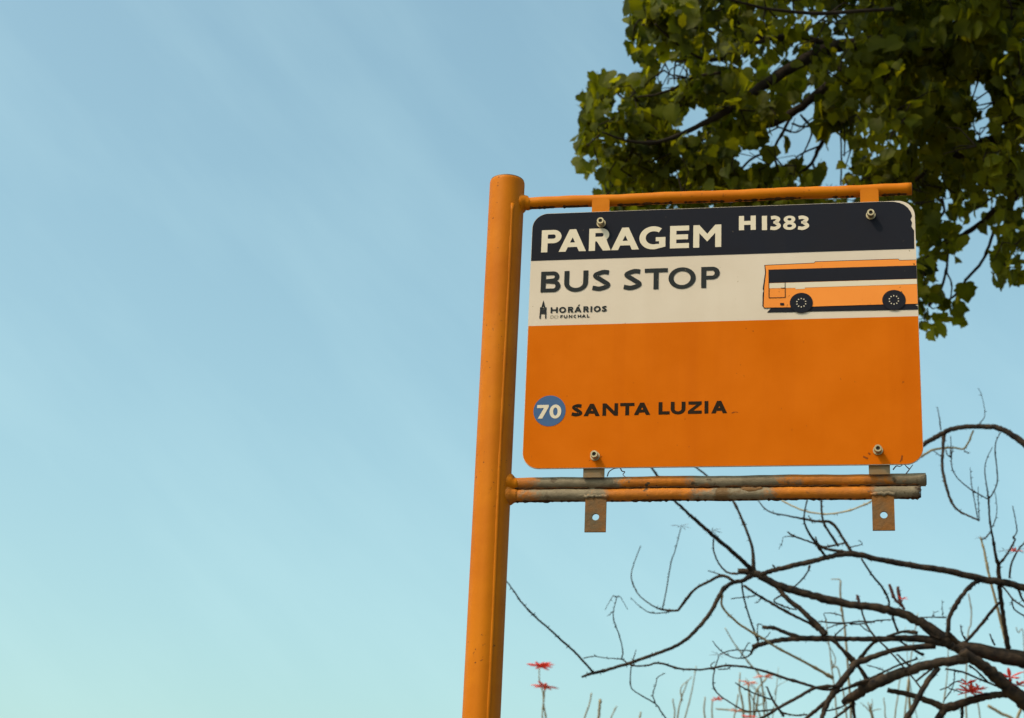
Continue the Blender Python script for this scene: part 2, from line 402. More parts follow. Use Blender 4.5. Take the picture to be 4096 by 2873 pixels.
# panel plate
def rounded(u0, u1, v0, v1, rr, n=10, corners=(1, 1, 1, 1)):
    """Counter-clockwise rounded rectangle in mm; corners = BL, BR, TR, TL."""
    out = []
    for (cu, cv, a0, on) in ((u0 + rr, v0 + rr, 180, corners[0]), (u1 - rr, v0 + rr, 270, corners[1]), (u1 - rr, v1 - rr, 0, corners[2]), (u0 + rr, v1 - rr, 90, corners[3])):
        if not on:
            out.append((u0 if a0 in (180, 90) else u1, v0 if a0 in (180, 270) else v1)); continue
        for k in range(n + 1):
            a = math.radians(a0 + 90 * k / n); out.append((cu + rr * math.cos(a), cv + rr * math.sin(a)))
    return out
def flat(name, polys, mat, parent, w):
    """Thin printed film: polys = list of [outer, hole, hole...] in mm."""
    V = []; F = []
    for contours in polys:
        vs = [[Vector((p[0], p[1], 0)) for p in c] for c in contours]
        tris = tessellate_polygon(vs); n = len(V)
        V += [L(p[0], p[1], w) for c in contours for p in c]
        flatp = [p for c in contours for p in c]
        for tri in tris:
            a, b, c = (flatp[i] for i in tri)
            area = (b[0] - a[0]) * (c[1] - a[1]) - (b[1] - a[1]) * (c[0] - a[0])
            if abs(area) < 1e-9: continue
            F.append(tuple(n + i for i in (tri if area > 0 else tri[::-1])))
    return obj(name, V, F, mat, parent)
mb = MB(); pp = rounded(0, 700, -500, 0, 30)
mb.prism([(L(*p).x, L(*p).z) for p in pp], -BACK, -BACK + .0034); panel = mb.build('sign_panel', M['cream'], sign)
def ragged(pts, amt):
    return [(x + random.uniform(-amt, amt), y + random.uniform(-amt, amt)) for x, y in pts]
# dark band: left edge flush, right edge worn back so that the plate shows
band = [(0.6, -96)] + [(697.4 + .5 * math.sin(v), v) for v in (-96, -84, -72, -60)] + [(693.2, -52), (694.6, -44), (692.2, -38), (695, -31), (693, -23), (688, -14.5), (681, -8), (673, -4), (664, -1.8), (650, -.8)] + \
       [(u, -.7) for u in np.linspace(630, 40, 20)] + [(30 + 29.4 * math.cos(math.radians(a)), -30 + 29.4 * math.sin(math.radians(a))) for a in range(95, 181, 8)]
flat('dark_band', [[band]], M['navy'], panel, .0004)
ob = rounded(.8, 699.2, -499.2, -226.3, 29.3, corners=(1, 1, 0, 0))
flat('orange_band', [[ob]], M['panel_orange'], panel, .0004)

# ---- lettering, drawn letter by letter
def ell(cx, cy, rx, ry, a0=0, a1=360, n=36):
    return [(cx + rx * math.cos(math.radians(a0 + (a1 - a0) * k / n)), cy + ry * math.sin(math.radians(a0 + (a1 - a0) * k / n))) for k in range(n + (0 if abs(a1 - a0) == 360 else 1))]
def stroke(pts, hw):
    P = catmull(pts, 8); Lf = []; Rt = []
    for i, p in enumerate(P):
        t = P[min(i + 1, len(P) - 1)] - P[max(i - 1, 0)]; t = t / (np.hypot(*t) + 1e-9); nn = np.array((-t[1], t[0]))
        h = hw if not callable(hw) else hw(i / (len(P) - 1))
        Lf.append(tuple(p + nn * h)); Rt.append(tuple(p - nn * h))
    return Lf + Rt[::-1]
def glyph(ch, x0, x1, y0, y1, s):
    """Contours of a humanist sans capital filling the box; s = stem width."""
    W, H = x1 - x0, y1 - y0; t = s * .86; cx = (x0 + x1) / 2; cy = (y0 + y1) / 2
    if ch in 'I1':
        return [[[(cx - s / 2, y0), (cx + s / 2, y0), (cx + s / 2, y1), (cx - s / 2, y1)]]]
    if ch == 'L': return [[[(x0, y0), (x1, y0), (x1, y0 + t), (x0 + s, y0 + t), (x0 + s, y1), (x0, y1)]]]
    if ch == 'T': return [[[(cx - s / 2, y0), (cx + s / 2, y0), (cx + s / 2, y1 - t), (x1, y1 - t), (x1, y1), (x0, y1), (x0, y1 - t), (cx - s / 2, y1 - t)]]]
    if ch == 'E': return [[[(x0, y0), (x1, y0), (x1, y0 + t), (x0 + s, y0 + t), (x0 + s, cy - t / 2), (x1 - W * .05, cy - t / 2), (x1 - W * .05, cy + t / 2), (x0 + s, cy + t / 2), (x0 + s, y1 - t), (x1, y1 - t), (x1, y1), (x0, y1)]]]
    if ch == 'F': return [[[(x0, y0), (x0 + s, y0), (x0 + s, cy - t / 2), (x1 - W * .06, cy - t / 2), (x1 - W * .06, cy + t / 2), (x0 + s, cy + t / 2), (x0 + s, y1 - t), (x1, y1 - t), (x1, y1), (x0, y1)]]]
    if ch == 'H': return [[[(x0, y0), (x0 + s, y0), (x0 + s, cy - t / 2), (x1 - s, cy - t / 2), (x1 - s, y0), (x1, y0), (x1, y1), (x1 - s, y1), (x1 - s, cy + t / 2), (x0 + s, cy + t / 2), (x0 + s, y1), (x0, y1)]]]
    if ch == 'N':
        q = s * .95
        return [[[(x0, y0), (x0 + q, y0), (x0 + q, y1 - H * .36), (x1 - q * 1.05, y0), (x1, y0), (x1, y1), (x1 - q, y1), (x1 - q, y0 + H * .36), (x0 + q * 1.05, y1), (x0, y1)]]]
    if ch == 'M':
        q = s * .95; m = y0 + H * .30
        return [[[(x0, y0), (x0 + q, y0), (x0 + q, y1 - H * .36), (cx, m - H * .04), (x1 - q, y1 - H * .36), (x1 - q, y0), (x1, y0), (x1, y1), (x1 - q * 1.0, y1), (cx, m + H * .30), (x0 + q * 1.0, y1), (x0, y1)]]]
    if ch in 'A\u00c1':
        k = s * .52; yb = y0 + H * .20; yt = yb + t * .92
        def xl(y): return x0 + (cx - k - x0) * (y - y0) / H        # outer left edge
        g2 = s * 1.12
        def xi(y): return xl(y) + g2
        def mir(x): return 2 * cx - x
        yap = y0 + H * (cx - x0 - g2) / (cx - k - x0)                        # inner apex
        yap = min(yap, y1 - t * .9)
        out = [[[(x0, y0), (xi(y0), y0), (xi(yb), yb), (mir(xi(yb)), yb), (mir(xi(y0)), y0), (x1, y0), (cx + k, y1), (cx - k, y1)],
                [(xi(yt), yt), (mir(xi(yt)), yt), (cx, yap)]]]
        if ch == '\u00c1': out.append([[(cx - s * .1, y1 + H * .09), (cx + s * .5, y1 + H * .09), (cx + s * 1.3, y1 + H * .34), (cx + s * .3, y1 + H * .34)]])
        return out
    if ch == 'Z': return [[[(x0, y0), (x1, y0), (x1, y0 + t), (x0 + s * 1.32, y0 + t), (x1, y1 - t * .9), (x1, y1), (x0 + W * .03, y1), (x0 + W * .03, y1 - t), (x1 - s * 1.34, y1 - t), (x0, y0 + t * .9)]]]
    if ch == '7': return [[[(x0 + W * .10, y0), (x0 + W * .10 + s * 1.15, y0), (x1, y1 - t * .7), (x1, y1), (x0, y1), (x0, y1 - t), (x1 - s * 1.25, y1 - t)]]]
    if ch in 'O0':
        si = s * (1.0 if ch == 'O' else .95)
        return [[ell(cx, cy, W / 2, H / 2 * 1.03), ell(cx, cy, W / 2 - si, H / 2 * 1.03 - t * .95)]]
    if ch == 'D':
        return [[[(x0, y1), (x0, y0)] + ell(x0 + W * .38, cy, W * .62, H / 2, -90, 90, 24),
                 [(x0 + s, y1 - t), (x0 + s, y0 + t)] + ell(x0 + W * .38, cy, W * .62 - s, H / 2 - t, -90, 90, 24)]]
    def bowl(xr, ya, yb, sx=s):
        ry = (yb - ya) / 2; rx = min(ry * 1.08, (xr - x0) * .62)
        return ell(xr - rx, (ya + yb) / 2, rx, ry, -90, 90, 18), ell(xr - rx, (ya + yb) / 2, max(rx - sx * 1.02, rx * .25), ry - t * .92, -90, 90, 18)
    if ch == 'P':
        ym = y0 + H * .40; o, i = bowl(x1, ym, y1)
        return [[[(x0, y1), (x0, y0), (x0 + s, y0), (x0 + s, ym)] + o, [(x0 + s, y1 - t * .92), (x0 + s, ym + t * .92)] + i]]
    if ch == 'R':
        ym = y0 + H * .42; xr = x1 - W * .08; o, i = bowl(xr, ym, y1)
        j = next(k for k, p in enumerate(o) if p[1] > ym + (y1 - ym) * .16)
        return [[[(x0, y1), (x0, y0), (x0 + s, y0), (x0 + s, ym), (x0 + s * 1.25, ym), (x1 - s * 1.25, y0), (x1, y0)] + o[j - 1:], [(x0 + s, y1 - t * .92), (x0 + s, ym + t * .92)] + i]]
    if ch == 'B':
        ym = y0 + H * .53; o1, i1 = bowl(x1, y0, ym + t * .25); o2, i2 = bowl(x1 - W * .07, ym - t * .25, y1)
        o1 = [p for p in o1 if p[1] < ym]; o2 = [p for p in o2 if p[1] > ym]
        return [[[(x0, y1), (x0, y0)] + o1 + o2, [(x0 + s, ym - t * .5), (x0 + s, y0 + t * .92)] + i1, [(x0 + s, y1 - t * .92), (x0 + s, ym + t * .5)] + i2]]
    if ch == 'U':
        ry = H * .42; yc = y0 + ry
        return [[[(x0, y1)] + ell(cx, yc, W / 2, ry * 1.04, 180, 360, 24) + [(x1, y1), (x1 - s, y1)] + ell(cx, yc, W / 2 - s, ry - t * .9, 360, 180, 24) + [(x0 + s, y1)]]]
    if ch == 'S':
        h = s * .47; k = h
        pts = [(x1 - W * .10, y1 - k * 1.25), (cx + W * .06, y1 - k), (x0 + k + W * .03, y0 + H * .735), (cx - W * .0, y0 + H * .515), (x1 - k, y0 + H * .265), (cx - W * .06, y0 + k), (x0 + W * .02, y0 + k * 1.5)]
        return [[stroke(pts, h)]]
    if ch == '3':
        h = s * .36
        a = stroke([(x0 + W * .08, y1 - h * 1.2), (cx - W * .02, y1 - h), (x1 - h - W * .05, y0 + H * .745), (cx + W * .02, y0 + H * .535)], h)
        b = stroke([(cx + W * .02, y0 + H * .525), (x1 - h, y0 + H * .29), (cx - W * .02, y0 + h), (x0 + W * .02, y0 + h * 1.3)], h)
        m = [[(x0 + W * .30, cy - h * .7 + H * .03), (x0 + W * .55, cy - h * .7 + H * .03), (x0 + W * .55, cy + h * .7 + H * .03), (x0 + W * .30, cy + h * .7 + H * .03)]]
        return [[a], [b], m]
    if ch == '8':
        ru, rl = H * .265, H * .285; yu, yl = y1 - ru, y0 + rl; wu, wl = W * .45, W * .5
        right = []
        for k in range(41):
            y = y0 + H * k / 40
            xu = wu * math.sqrt(max(0, 1 - ((y - yu) / ru) ** 2)); xl_ = wl * math.sqrt(max(0, 1 - ((y - yl) / rl) ** 2))
            right.append((max(xu, xl_), y))
        out = [(cx + x, y) for x, y in right] + [(cx - x, y) for x, y in right[::-1][1:-1]]
        return [[out, ell(cx, yu + ru * .02, wu - s * .72, ru - t * .62), ell(cx, yl, wl - s * .76, rl - t * .66)]]
    if ch in 'CG':
        o = ell(cx + W * .03, cy, W * .53, H / 2 * 1.03, 52, 308, 34); i = ell(cx + W * .05, cy, W * .55 - s, H / 2 * 1.03 - t, 308, 52, 34)
        o = [(min(p[0], x1), p[1]) for p in o]; i = [(min(p[0], x1), p[1]) for p in i]
        if ch == 'C': return [[o + i]]
        o = ell(cx + W * .03, cy, W * .53, H / 2 * 1.03, 52, 292, 34); i = ell(cx + W * .05, cy, W * .55 - s, H / 2 * 1.03 - t, 286, 52, 30)
        return [[o + [(x1, y0 + H * .09), (x1, cy + t * .10), (x1 - s * 1.55, cy + t * .10), (x1 - s * 1.55, cy - t * .72), (x1 - s, cy - t * .72), (x1 - s, y0 + H * .215)] + i]]
    raise ValueError(ch)
def text(name, items, y0, y1, s, mat, w=.0008, slope=0.0):
    polys = []
    for k, (ch, a, b) in enumerate(items):
        dy = slope * (a - items[0][1])
        for contours in glyph(ch, a, b, y0 + dy, y1 + dy, s): polys.append(contours)
    # every contour list on its own tiny layer so that touching strokes never share a plane
    o = flat(name, polys, mat, panel, w); return o
text('lettering', [('P', 19, 56.3), ('A', 51.9, 103), ('R', 108.3, 149), ('A', 149.8, 201.5), ('G', 202, 250.2), ('E', 258.5, 293.5), ('M', 301.3, 352.4)], -79.7, -34.6, 11.6, M['cream_text'], slope=-.002)
text('lettering', [('B', 20.8, 57.7), ('U', 64.4, 108.8), ('S', 116.5, 150.4)], -160.2, -118.8, 9.2, M['navy_text'], slope=-.001)
text('lettering', [('S', 174.3, 208), ('T', 213, 255.2), ('O', 256.8, 306.4), ('P', 316.3, 350)], -160.4, -119.0, 9.2, M['navy_text'], slope=-.001)
text('lettering', [('H', 384.6, 415.2), ('1', 426.2, 435.8), ('3', 441.3, 460.7), ('8', 464.7, 487.9), ('3', 491.2, 511.6)], -48.2, -19.6, 9.3, M['cream_text'], slope=-.033)
text('lettering', [('H', 41.0, 54.4), ('O', 56.8, 69.8), ('R', 73.1, 83.6), ('\u00c1', 84.9, 98.3), ('R', 101.6, 112), ('I', 114.9, 117.9), ('O', 120.8, 133.7), ('S', 135.5, 145)], -201.8, -190.4, 3.2, M['navy_text'])
text('lettering', [('D', 41.0, 47.5), ('O', 48.0, 55.7)], -212.3, -206.4, .75, M['thin_text'])
text('lettering', [('F', 59.4, 64.1), ('U', 65.8, 72.6), ('N', 75.2, 81.6), ('C', 83.9, 89.6), ('H', 91.7, 98.1), ('A', 99, 106.9), ('L', 108.5, 113.3)], -212.4, -206.4, 1.75, M['navy_text'])
flat('route_disc', [[ell(46.1, -391.7, 29.3, 29.3)]], M['blue_disc'], panel, .0008)
text('lettering', [('7', 23.4, 44.6), ('0', 46.3, 67.6)], -406.2, -380.3, 6.9, M['cream_text'], w=.0012)
text('lettering', [('S', 86.2, 105.8), ('A', 108.1, 137.4), ('N', 142, 169.9), ('T', 173.7, 199.2), ('A', 198.4, 227.7)], -403, -379.7, 6.9, M['black_text'], slope=.006)
text('lettering', [('L', 242.4, 262.2), ('U', 264.1, 290.2), ('Z', 294.7, 319), ('I', 323.5, 331.2), ('A', 335.9, 363.8)], -402.1, -378.8, 6.9, M['black_text'], slope=.006)
# clock tower emblem
flat('tower_emblem', [[[(20.6, -212.3), (23.2, -212.3), (23.5, -203.2), (30.9, -203.2), (31.2, -212.5), (33.7, -212.5), (33.2, -189.9), (31.0, -189.9), (27.1, -175.8), (23.6, -189.8), (21.3, -189.8)],
                       [(25.6, -191.4), (28.8, -191.4), (27.2, -187.6)], [(24.4, -195.2), (30.0, -195.2), (30.0, -194.4), (24.4, -194.4)]]], M['navy_text'], panel, .0008)
# printed bus
flat('printed_bus_shadow', [[[(434.4, -211.8), (443, -203), (699, -203), (694.2, -205), (699.3, -207), (699.3, -213.6), (638, -213.3), (517, -212.2), (474, -212.4)]]], M['navy'], panel, .0007)
body = [(428.8, -200.2), (430.5, -202.6), (482, -203.2), (510, -203), (645, -202.4), (672, -202.8), (699.4, -203), (699.4, -118.6), (670.2, -118.6), (668, -115.9), (521.8, -116.2), (519.8, -118.8), (432, -120.3), (433.5, -133.9), (430.2, -164)]
outl = [(426.6, -199.4), (429.4, -203.8), (482, -204), (510, -203.6), (645, -203.2), (672, -203.6), (699.4, -203.8), (699.4, -117.5), (670.4, -117.4), (668.3, -114.7), (521.4, -115), (519.4, -117.6), (430.4, -119), (431.6, -133.9), (427.2, -166), (428.8, -170), (427.2, -174)]
flat('printed_bus_outline', [[outl]], M['navy'], panel, .0010)
flat('printed_bus_body', [[body]], M['bus_orange'], panel, .0013)
flat('printed_bus_windows', [[[(439, -154.9), (699.3, -154.8), (699.3, -129.1), (439, -128.7)]]], M['navy'], panel, .0016)
flat('printed_bus_stripe', [[[(439, -165.3), (485.6, -166), (485.6, -168.4), (502.4, -168.2), (502.4, -165.9), (699.4, -165), (699.4, -155.4), (439, -155.6)]]], M['cream_text'], panel, .0016)
def line(a, b, hw):
    a = np.array(a, float); b = np.array(b, float); t = (b - a) / np.hypot(*(b - a)); q = np.array((-t[1], t[0])) * hw
    return [[tuple(a - q), tuple(b - q), tuple(b + q), tuple(a + q)]]
flat('printed_bus_door', [line((438.4, -128.7), (438.4, -184.6), .6), line((439.1, -184), (466.6, -184), .6), line((467.3, -155.2), (467.3, -184.6), .6), line((459.8, -165.7), (466.6, -165.7), .6),
                          [[(458.2, -199.2), (465, -199.2), (465, -194.6), (458.2, -194.6)]]], M['navy'], panel, .0020)
for (c, d, e) in ((495.7, -195.4, 20.4), (658.3, -194.8, 20.4)):
    wh = flat('printed_bus_wheel', [[ell(c, d, e, 19.4, n=48)]], M['navy'], panel, .0020)
    dots = []
    for k in range(10):
        a = math.radians(36 * k + 18); p = (c + 7.9 * math.cos(a), d - .4 + 7.9 * math.sin(a)); q = (p[0] + 0.0 + 1.3 * math.cos(a), p[1] + 1.3 * math.sin(a))
        dots.append([[tuple(x) for x in line((c + 7.0 * math.cos(a), d + 7.0 * math.sin(a)), (c + 9.2 * math.cos(a), d + 9.2 * math.sin(a)), .85)[0]]])
    flat('printed_bus_wheel_studs', dots, M['cream_text'], panel, .0024)
# small scratches and chips on the print
sc = []
for k in range(12):
    u = random.uniform(20, 690); v = random.uniform(-490, -235); a = math.radians(random.gauss(90, 30)); l = random.uniform(1, 4)
    sc.append(line((u, v), (u + l * math.cos(a), v + l * math.sin(a)), random.uniform(.2, .6)))
sc += [line((372, -401.5), (377, -399.6), 1.0), line((378, -399.4), (383, -400.6), .5), line((598, -485), (606, -489), 1.5), line((607, -478.5), (610, -481.5), 1.4), line((664, -484), (662.4, -492.5), 1.3), line((662.2, -492), (660, -495.5), .8)]
flat('scratches', sc, M['scratch'], panel, .0007)['kind'] = 'stuff'
# bolts: socket head screws standing proud on a washer
for (u, v) in ((130.3, -25.0), (622.0, -27.5), (131.0, -478.3), (623.3, -474.5)):
    mb = MB(); n = 20
    prof = [(.0, .0085), (.0016, .0085), (.0017, .0055), (.006, .0055), (.0061, .0067), (.0135, .0067), (.0142, .0062), (.0142, .0036), (.0105, .0034)]
    base = []
    for (w, r) in prof:
        base.append(len(mb.v))
        for k in range(n):
            a = 2 * math.pi * k / n; c = L(u, v, w + .0006); mb.v.append(c + Vector((r * math.cos(a), 0, r * math.sin(a))))
    for i in range(len(prof) - 1):
        for k in range(n): mb.f.append((base[i] + k, base[i] + (k + 1) % n, base[i + 1] + (k + 1) % n, base[i + 1] + k))
    bo = mb.build('bolt', M['steel'], sign)
    mb = MB(); mb.tube([L(u, v, .0098), L(u, v, .0113)], [.0033, .0033], 16); mb.build('hex_socket_shade', M['hole_shade'], bo)

# dried tendrils caught behind the panel's lower edge
def tendril(label, paths):
    o = None; mb = MB()
    for pts in paths:
        P = catmull([tuple(L(*p)) for p in pts], 6); mb.tube(P, [.0011 * (1 - .5 * i / len(P)) for i in range(len(P))], 6)
    c = mb.v[0].copy(); mb.v = [v - c for v in mb.v]
    o = mb.build('dry_tendril', M['withered'], None, True); o.matrix_world = Matrix.Translation(pole_base) @ Matrix.Rotation(YAW, 4, 'Z') @ Matrix.Translation(c)
    o['label'] = label; o['category'] = 'tendril'
tendril('dark dry curled tendril under the panel beside the hanging tab near the pole', [[(152, -512, -.012), (155, -503, -.013), (163, -498, -.012), (172, -497, -.011)], [(175, -497, -.012), (178, -502, -.014), (183, -504, -.012), (180, -509, -.012), (184, -513, -.012)]])
tendril('dark dry forked tendril under the panel corner at the free bar ends', [[(648, -505, -.014), (654, -499, -.012), (660, -500, -.011), (665, -497, -.010)], [(670, -513, -.012), (676, -505, -.012), (682, -497, -.011)], [(676, -505, -.012), (671, -500, -.012), (668, -496, -.012)]])

# ------------------------------------------------------------------ bare coral trees
def thorns(mb, pts, rad, dens, size):
    for i in range(len(pts) - 1):
        a, b = Vector(pts[i]), Vector(pts[i + 1]); n = np.random.default_rng(len(mb.v) + i).poisson((b - a).length * dens)
        for _ in range(int(n)):
            p = a.lerp(b, random.random()); t = (b - a).normalized(); r = Vector((random.gauss(0, 1), random.gauss(0, 1), random.gauss(0, 1)))
            q = (r - t * r.dot(t)).normalized(); h = size * random.uniform(.6, 1.3); e = t.cross(q); bb = size * .28; R0 = rad[i] * .85
            k = len(mb.v); mb.v += [p + q * R0 + t * bb, p + q * R0 - t * bb * .5 + e * bb * .8, p + q * R0 - t * bb * .5 - e * bb * .8, p + q * (R0 + h) + t * h * .2]
            mb.f += [(k, k + 1, k + 3), (k + 1, k + 2, k + 3), (k + 2, k, k + 3)]
class Tree:
    def __init__(s, root, mat, depth, thorny=26):
        s.root = root; s.mat = mat; s.depth = depth; s.placed = []; s.thorny = thorny
    def branch(s, zpts, drift=None, name='branch', mat=None, wig=1.0, d0=None):
        """zpts: (zone, x, y, half width in zone pixels); the end nearest to a placed branch is the root."""
        P = []
        for (z, x, y, r) in zpts:
            fx, fy = to_photo(z, x, y); P.append([fx, fy, r / ZONES[z][2]])
        def near(p):
            best = (1e9, s.depth)
            for q in s.placed:
                e = math.hypot(q[0] - p[0], q[1] - p[1])
                if e < best[0]: best = (e, q[2])
            return best
        a, b = near(P[0]), near(P[-1])
        if b[0] < a[0]: P = P[::-1]; a = b
        dep = d0 if d0 is not None else (a[1] if a[0] < 70 else s.depth + random.uniform(-.5, .5))
        S = catmull([tuple(p) for p in P], 6)
        ln = sum(math.hypot(S[i + 1][0] - S[i][0], S[i + 1][1] - S[i][1]) for i in range(len(S) - 1)) * s.depth / FPX
        if drift is None: drift = random.uniform(-.55, .55) * min(ln, 1.6)
        pts = []; rad = []; acc = 0
        for i, p in enumerate(S):
            tt = i / (len(S) - 1); d = dep + drift * tt
            w = wig * max(.8, p[2] * .16)
            fx, fy = p[0] + random.uniform(-w, w), p[1] + random.uniform(-w, w)
            pts.append(at(fx, fy, d)); rad.append(max(.0013, p[2] * d / FPX * random.uniform(.94, 1.05) * (1.35 if random.random() < .06 and p[2] < 9 else 1)))
            s.placed.append((p[0], p[1], d))
        mb = MB(); n = 12 if max(rad) > .02 else 7
        loc = s.root.location
        pl = [p - loc for p in pts]; mb.tube(pl, rad, n)
        if s.thorny: thorns(mb, pl, rad, s.thorny, .010)
        mb.build(name, mat or s.mat, s.root, True); return pts
def T(z, *pts): return [(z, *p) for p in pts]

coral = thing('coral_tree', 'dark thorny leafless coral tree whose tangled limbs spread below the sign panel', 'tree', (at(4760, 3200, 8.1).x, at(4760, 3200, 8.1).y, -.13))
ct = Tree(coral, M['bark_coral'], 8.0)
# trunk and the limb that carries everything seen
tp = at(4760, 3060, 8.1); tb = coral.location
mb = MB(); P = catmull([(0, 0, -.1), (.05, .02, .5), (-.03, .05, 1.3), tuple(tp - tb)], 6)
mb.tube(P, [.21 - .075 * i / (len(P) - 1) + (.06 * (1 - i / 4) if i < 4 else 0) for i in range(len(P))], 14); mb.build('trunk', M['bark_coral'], coral, True)
ct.placed.append((4760, 3060, 8.1))
B = ct.branch
B(T('F', (4760, 3060, 70), (4500, 2820, 50), (4250, 2690, 40)) + T('B', (1550, 1085, 78), (1300, 1040, 70), (1000, 985, 62), (880, 930, 55), (700, 800, 45), (560, 720, 42), (400, 660, 40), (200, 620, 36), (0, 600, 33)) + T('A', (1100, 790, 30), (960, 755, 28), (800, 710, 28), (680, 665, 26), (560, 600, 26), (440, 585, 20)), .2)
B(T('F', (4760, 3060, 60), (4400, 2960, 44)) + T('B', (1700, 1560, 80), (1500, 1420, 70), (1400, 1330, 62), (1280, 1220, 55), (1150, 1120, 50), (1000, 1020, 45)), -.1)
B(T('F', (4760, 3060, 50), (4600, 2700, 38), (4330, 2440, 26)) + T('B', (1550, 450, 34), (1350, 400, 33), (1200, 375, 32), (950, 320, 30), (700, 270, 28), (450, 235, 27), (222, 187, 25)) + T('A', (1230, 460, 22), (1100, 480, 18), (1000, 505, 18), (850, 540, 18), (700, 575, 17), (600, 605, 16)), -.1)
B(T('F', (4600, 2700, 34), (4500, 2200, 28), (4300, 1930, 22)) + T('C', (1750, 760, 34), (1600, 630, 32), (1470, 540, 28), (1370, 490, 26), (1250, 475, 24), (1100, 475, 22), (950, 495, 22), (850, 540, 24), (760, 590, 22), (690, 630, 21), (560, 730, 18)), .35)
B(T('A', (540, 610, 22), (470, 650, 16), (400, 665, 15), (330, 720, 15), (260, 850, 15), (180, 960, 14), (90, 1050, 13), (0, 1110, 12)) + T('D', (1700, 1080, 14), (1500, 1150, 14), (1300, 1210, 13), (1190, 1235, 13), (1100, 1265, 9)))
B(T('D', (1200, 1235, 10), (1050, 1070, 9), (950, 980, 9), (820, 860, 8), (720, 775, 8), (600, 650, 7), (540, 560, 6), (478, 478, 5), (400, 370, 4)))
B(T('A', (1150, 1390, 9), (1050, 1410, 10), (900, 1370, 10), (750, 1325, 10), (600, 1275, 9), (470, 1250, 8), (350, 1245, 8), (200, 1270, 7), (100, 1270, 7)) + T('D', (1990, 1205, 8), (1900, 1195, 9), (1740, 1150, 9), (1650, 1170, 8), (1560, 1175, 7), (1480, 1160, 6)))
B(T('D', (1480, 1155, 6), (1430, 1120, 5), (1300, 1110, 4), (1200, 1095, 4), (1110, 1110, 4)))
B(T('D', (1430, 1115, 6), (1440, 1050, 5), (1410, 920, 5), (1375, 830, 5), (1360, 740, 4), (1390, 600, 4)))
for q in (((1390, 598, 4), (1352, 602, 3), (1290, 710, 2)), ((1390, 598, 4), (1420, 602, 3), (1480, 705, 2)), ((1360, 720, 4), (1335, 742, 3), (1310, 760, 2)), ((1520, 1140, 5), (1536, 1090, 4), (1550, 1040, 3)),
          ((1510, 1170, 5), (1505, 1340, 5), (1560, 1400, 5), (1710, 1490, 6), (1760, 1560, 6), (1820, 1640, 6)), ((1710, 1485, 5), (1690, 1410, 5), (1715, 1330, 4), (1730, 1270, 4), (1795, 1235, 3))):
    B(T('D', *q))
B(T('A', (410, 655, 11), (330, 615, 11), (230, 660, 10), (140, 710, 9), (80, 780, 11), (30, 845, 9)) + T('D', (1885, 714, 10), (1770, 705, 9), (1700, 680, 6), (1600, 610, 5), (1540, 530, 5), (1510, 430, 5), (1530, 330, 4), (1590, 175, 4)))
B(T('D', (1850, 720, 6), (1740, 735, 4), (1650, 725, 4), (1560, 660, 3), (1505, 605, 2)))
B(T('D', (1770, 700, 6), (1800, 560, 5), (1840, 320, 5), (1880, 200, 4), (1925, 20, 4)))
B(T('A', (540, 580, 20), (480, 520, 16), (380, 430, 15), (260, 330, 14), (170, 250, 13), (100, 190, 11), (40, 130, 10), (0, 95, 9)) + T('F', (2640, 1920, 5), (2580, 1830, 4), (2540, 1740, 3)))
B(T('A', (550, 580, 16), (540, 440, 11), (510, 330, 10), (470, 230, 9), (405, 95, 8)) + T('F', (2880, 1950, 5), (2810, 1890, 4), (2740, 1840, 3)))
B(T('A', (1230, 450, 13), (1180, 370, 10), (1095, 250, 11), (980, 235, 9), (820, 205, 6), (660, 170, 5), (590, 105, 4), (560, 60, 3)))
B(T('A', (1140, 410, 10), (1060, 290, 9), (1030, 220, 8), (1020, 95, 7), (1030, -40, 5)))
B(T('A', (1050, 480, 9), (990, 400, 10), (920, 290, 8), (900, 210, 6), (920, 95, 5), (940, -20, 4)))
for q in (((1000, 405, 9), (1060, 430, 10), (1130, 442, 11), (1225, 460, 12)), ((990, 400, 8), (940, 380, 6), (830, 340, 7), (785, 310, 5)), ((830, 345, 4), (760, 345, 2.5), (745, 390, 2), (725, 430, 2)), ((1200, 420, 5), (1280, 405, 3.5), (1305, 390, 3), (1285, 370, 2.5)),
          ((960, 250, 4), (930, 195, 4)), ((980, 345, 5), (1000, 395, 6), (1050, 415, 7), (1150, 395, 6), (1205, 385, 5)),
          ((940, 545, 8), (925, 590, 6), (880, 650, 6), (830, 695, 5)), ((695, 560, 6), (680, 540, 5)), ((330, 615, 6), (290, 600, 4), (230, 582, 3)), ((440, 605, 8), (360, 590, 7), (300, 520, 6), (270, 440, 6), (268, 360, 5))):
    B(T('A', *q))
B(T('A', (690, 660, 18), (750, 740, 17), (800, 790, 18), (900, 870, 18), (1000, 970, 22), (1050, 1030, 26)))
B(T('A', (1050, 1040, 18), (1130, 1090, 14), (1240, 1220, 14), (1290, 1260, 14), (1340, 1340, 18), (1395, 1400, 16)))
for q in (((480, 685, 10), (560, 740, 9), (660, 800, 9), (800, 880, 10), (940, 950, 10), (1000, 1000, 8)), ((755, 745, 7), (690, 790, 6), (760, 830, 6), (850, 855, 4)), ((560, 757, 4), (470, 768, 4), (390, 777, 3)), ((600, 770, 4), (580, 800, 3), (555, 806, 2)),
          ((465, 660, 7), (480, 770, 6), (520, 910, 6), (560, 1020, 8), (580, 1080, 8))):
    B(T('A', *q))
B(T('B', (900, 950, 42), (700, 910, 38), (450, 900, 28), (220, 905, 25), (0, 905, 22)) + T('A', (1100, 1055, 21), (1000, 1055, 21), (850, 1055, 19), (700, 1070, 17), (600, 1095, 17), (545, 1115, 20)), .15)
B(T('A', (870, 1045, 15), (760, 1010, 14), (700, 985, 13), (610, 975, 13)))
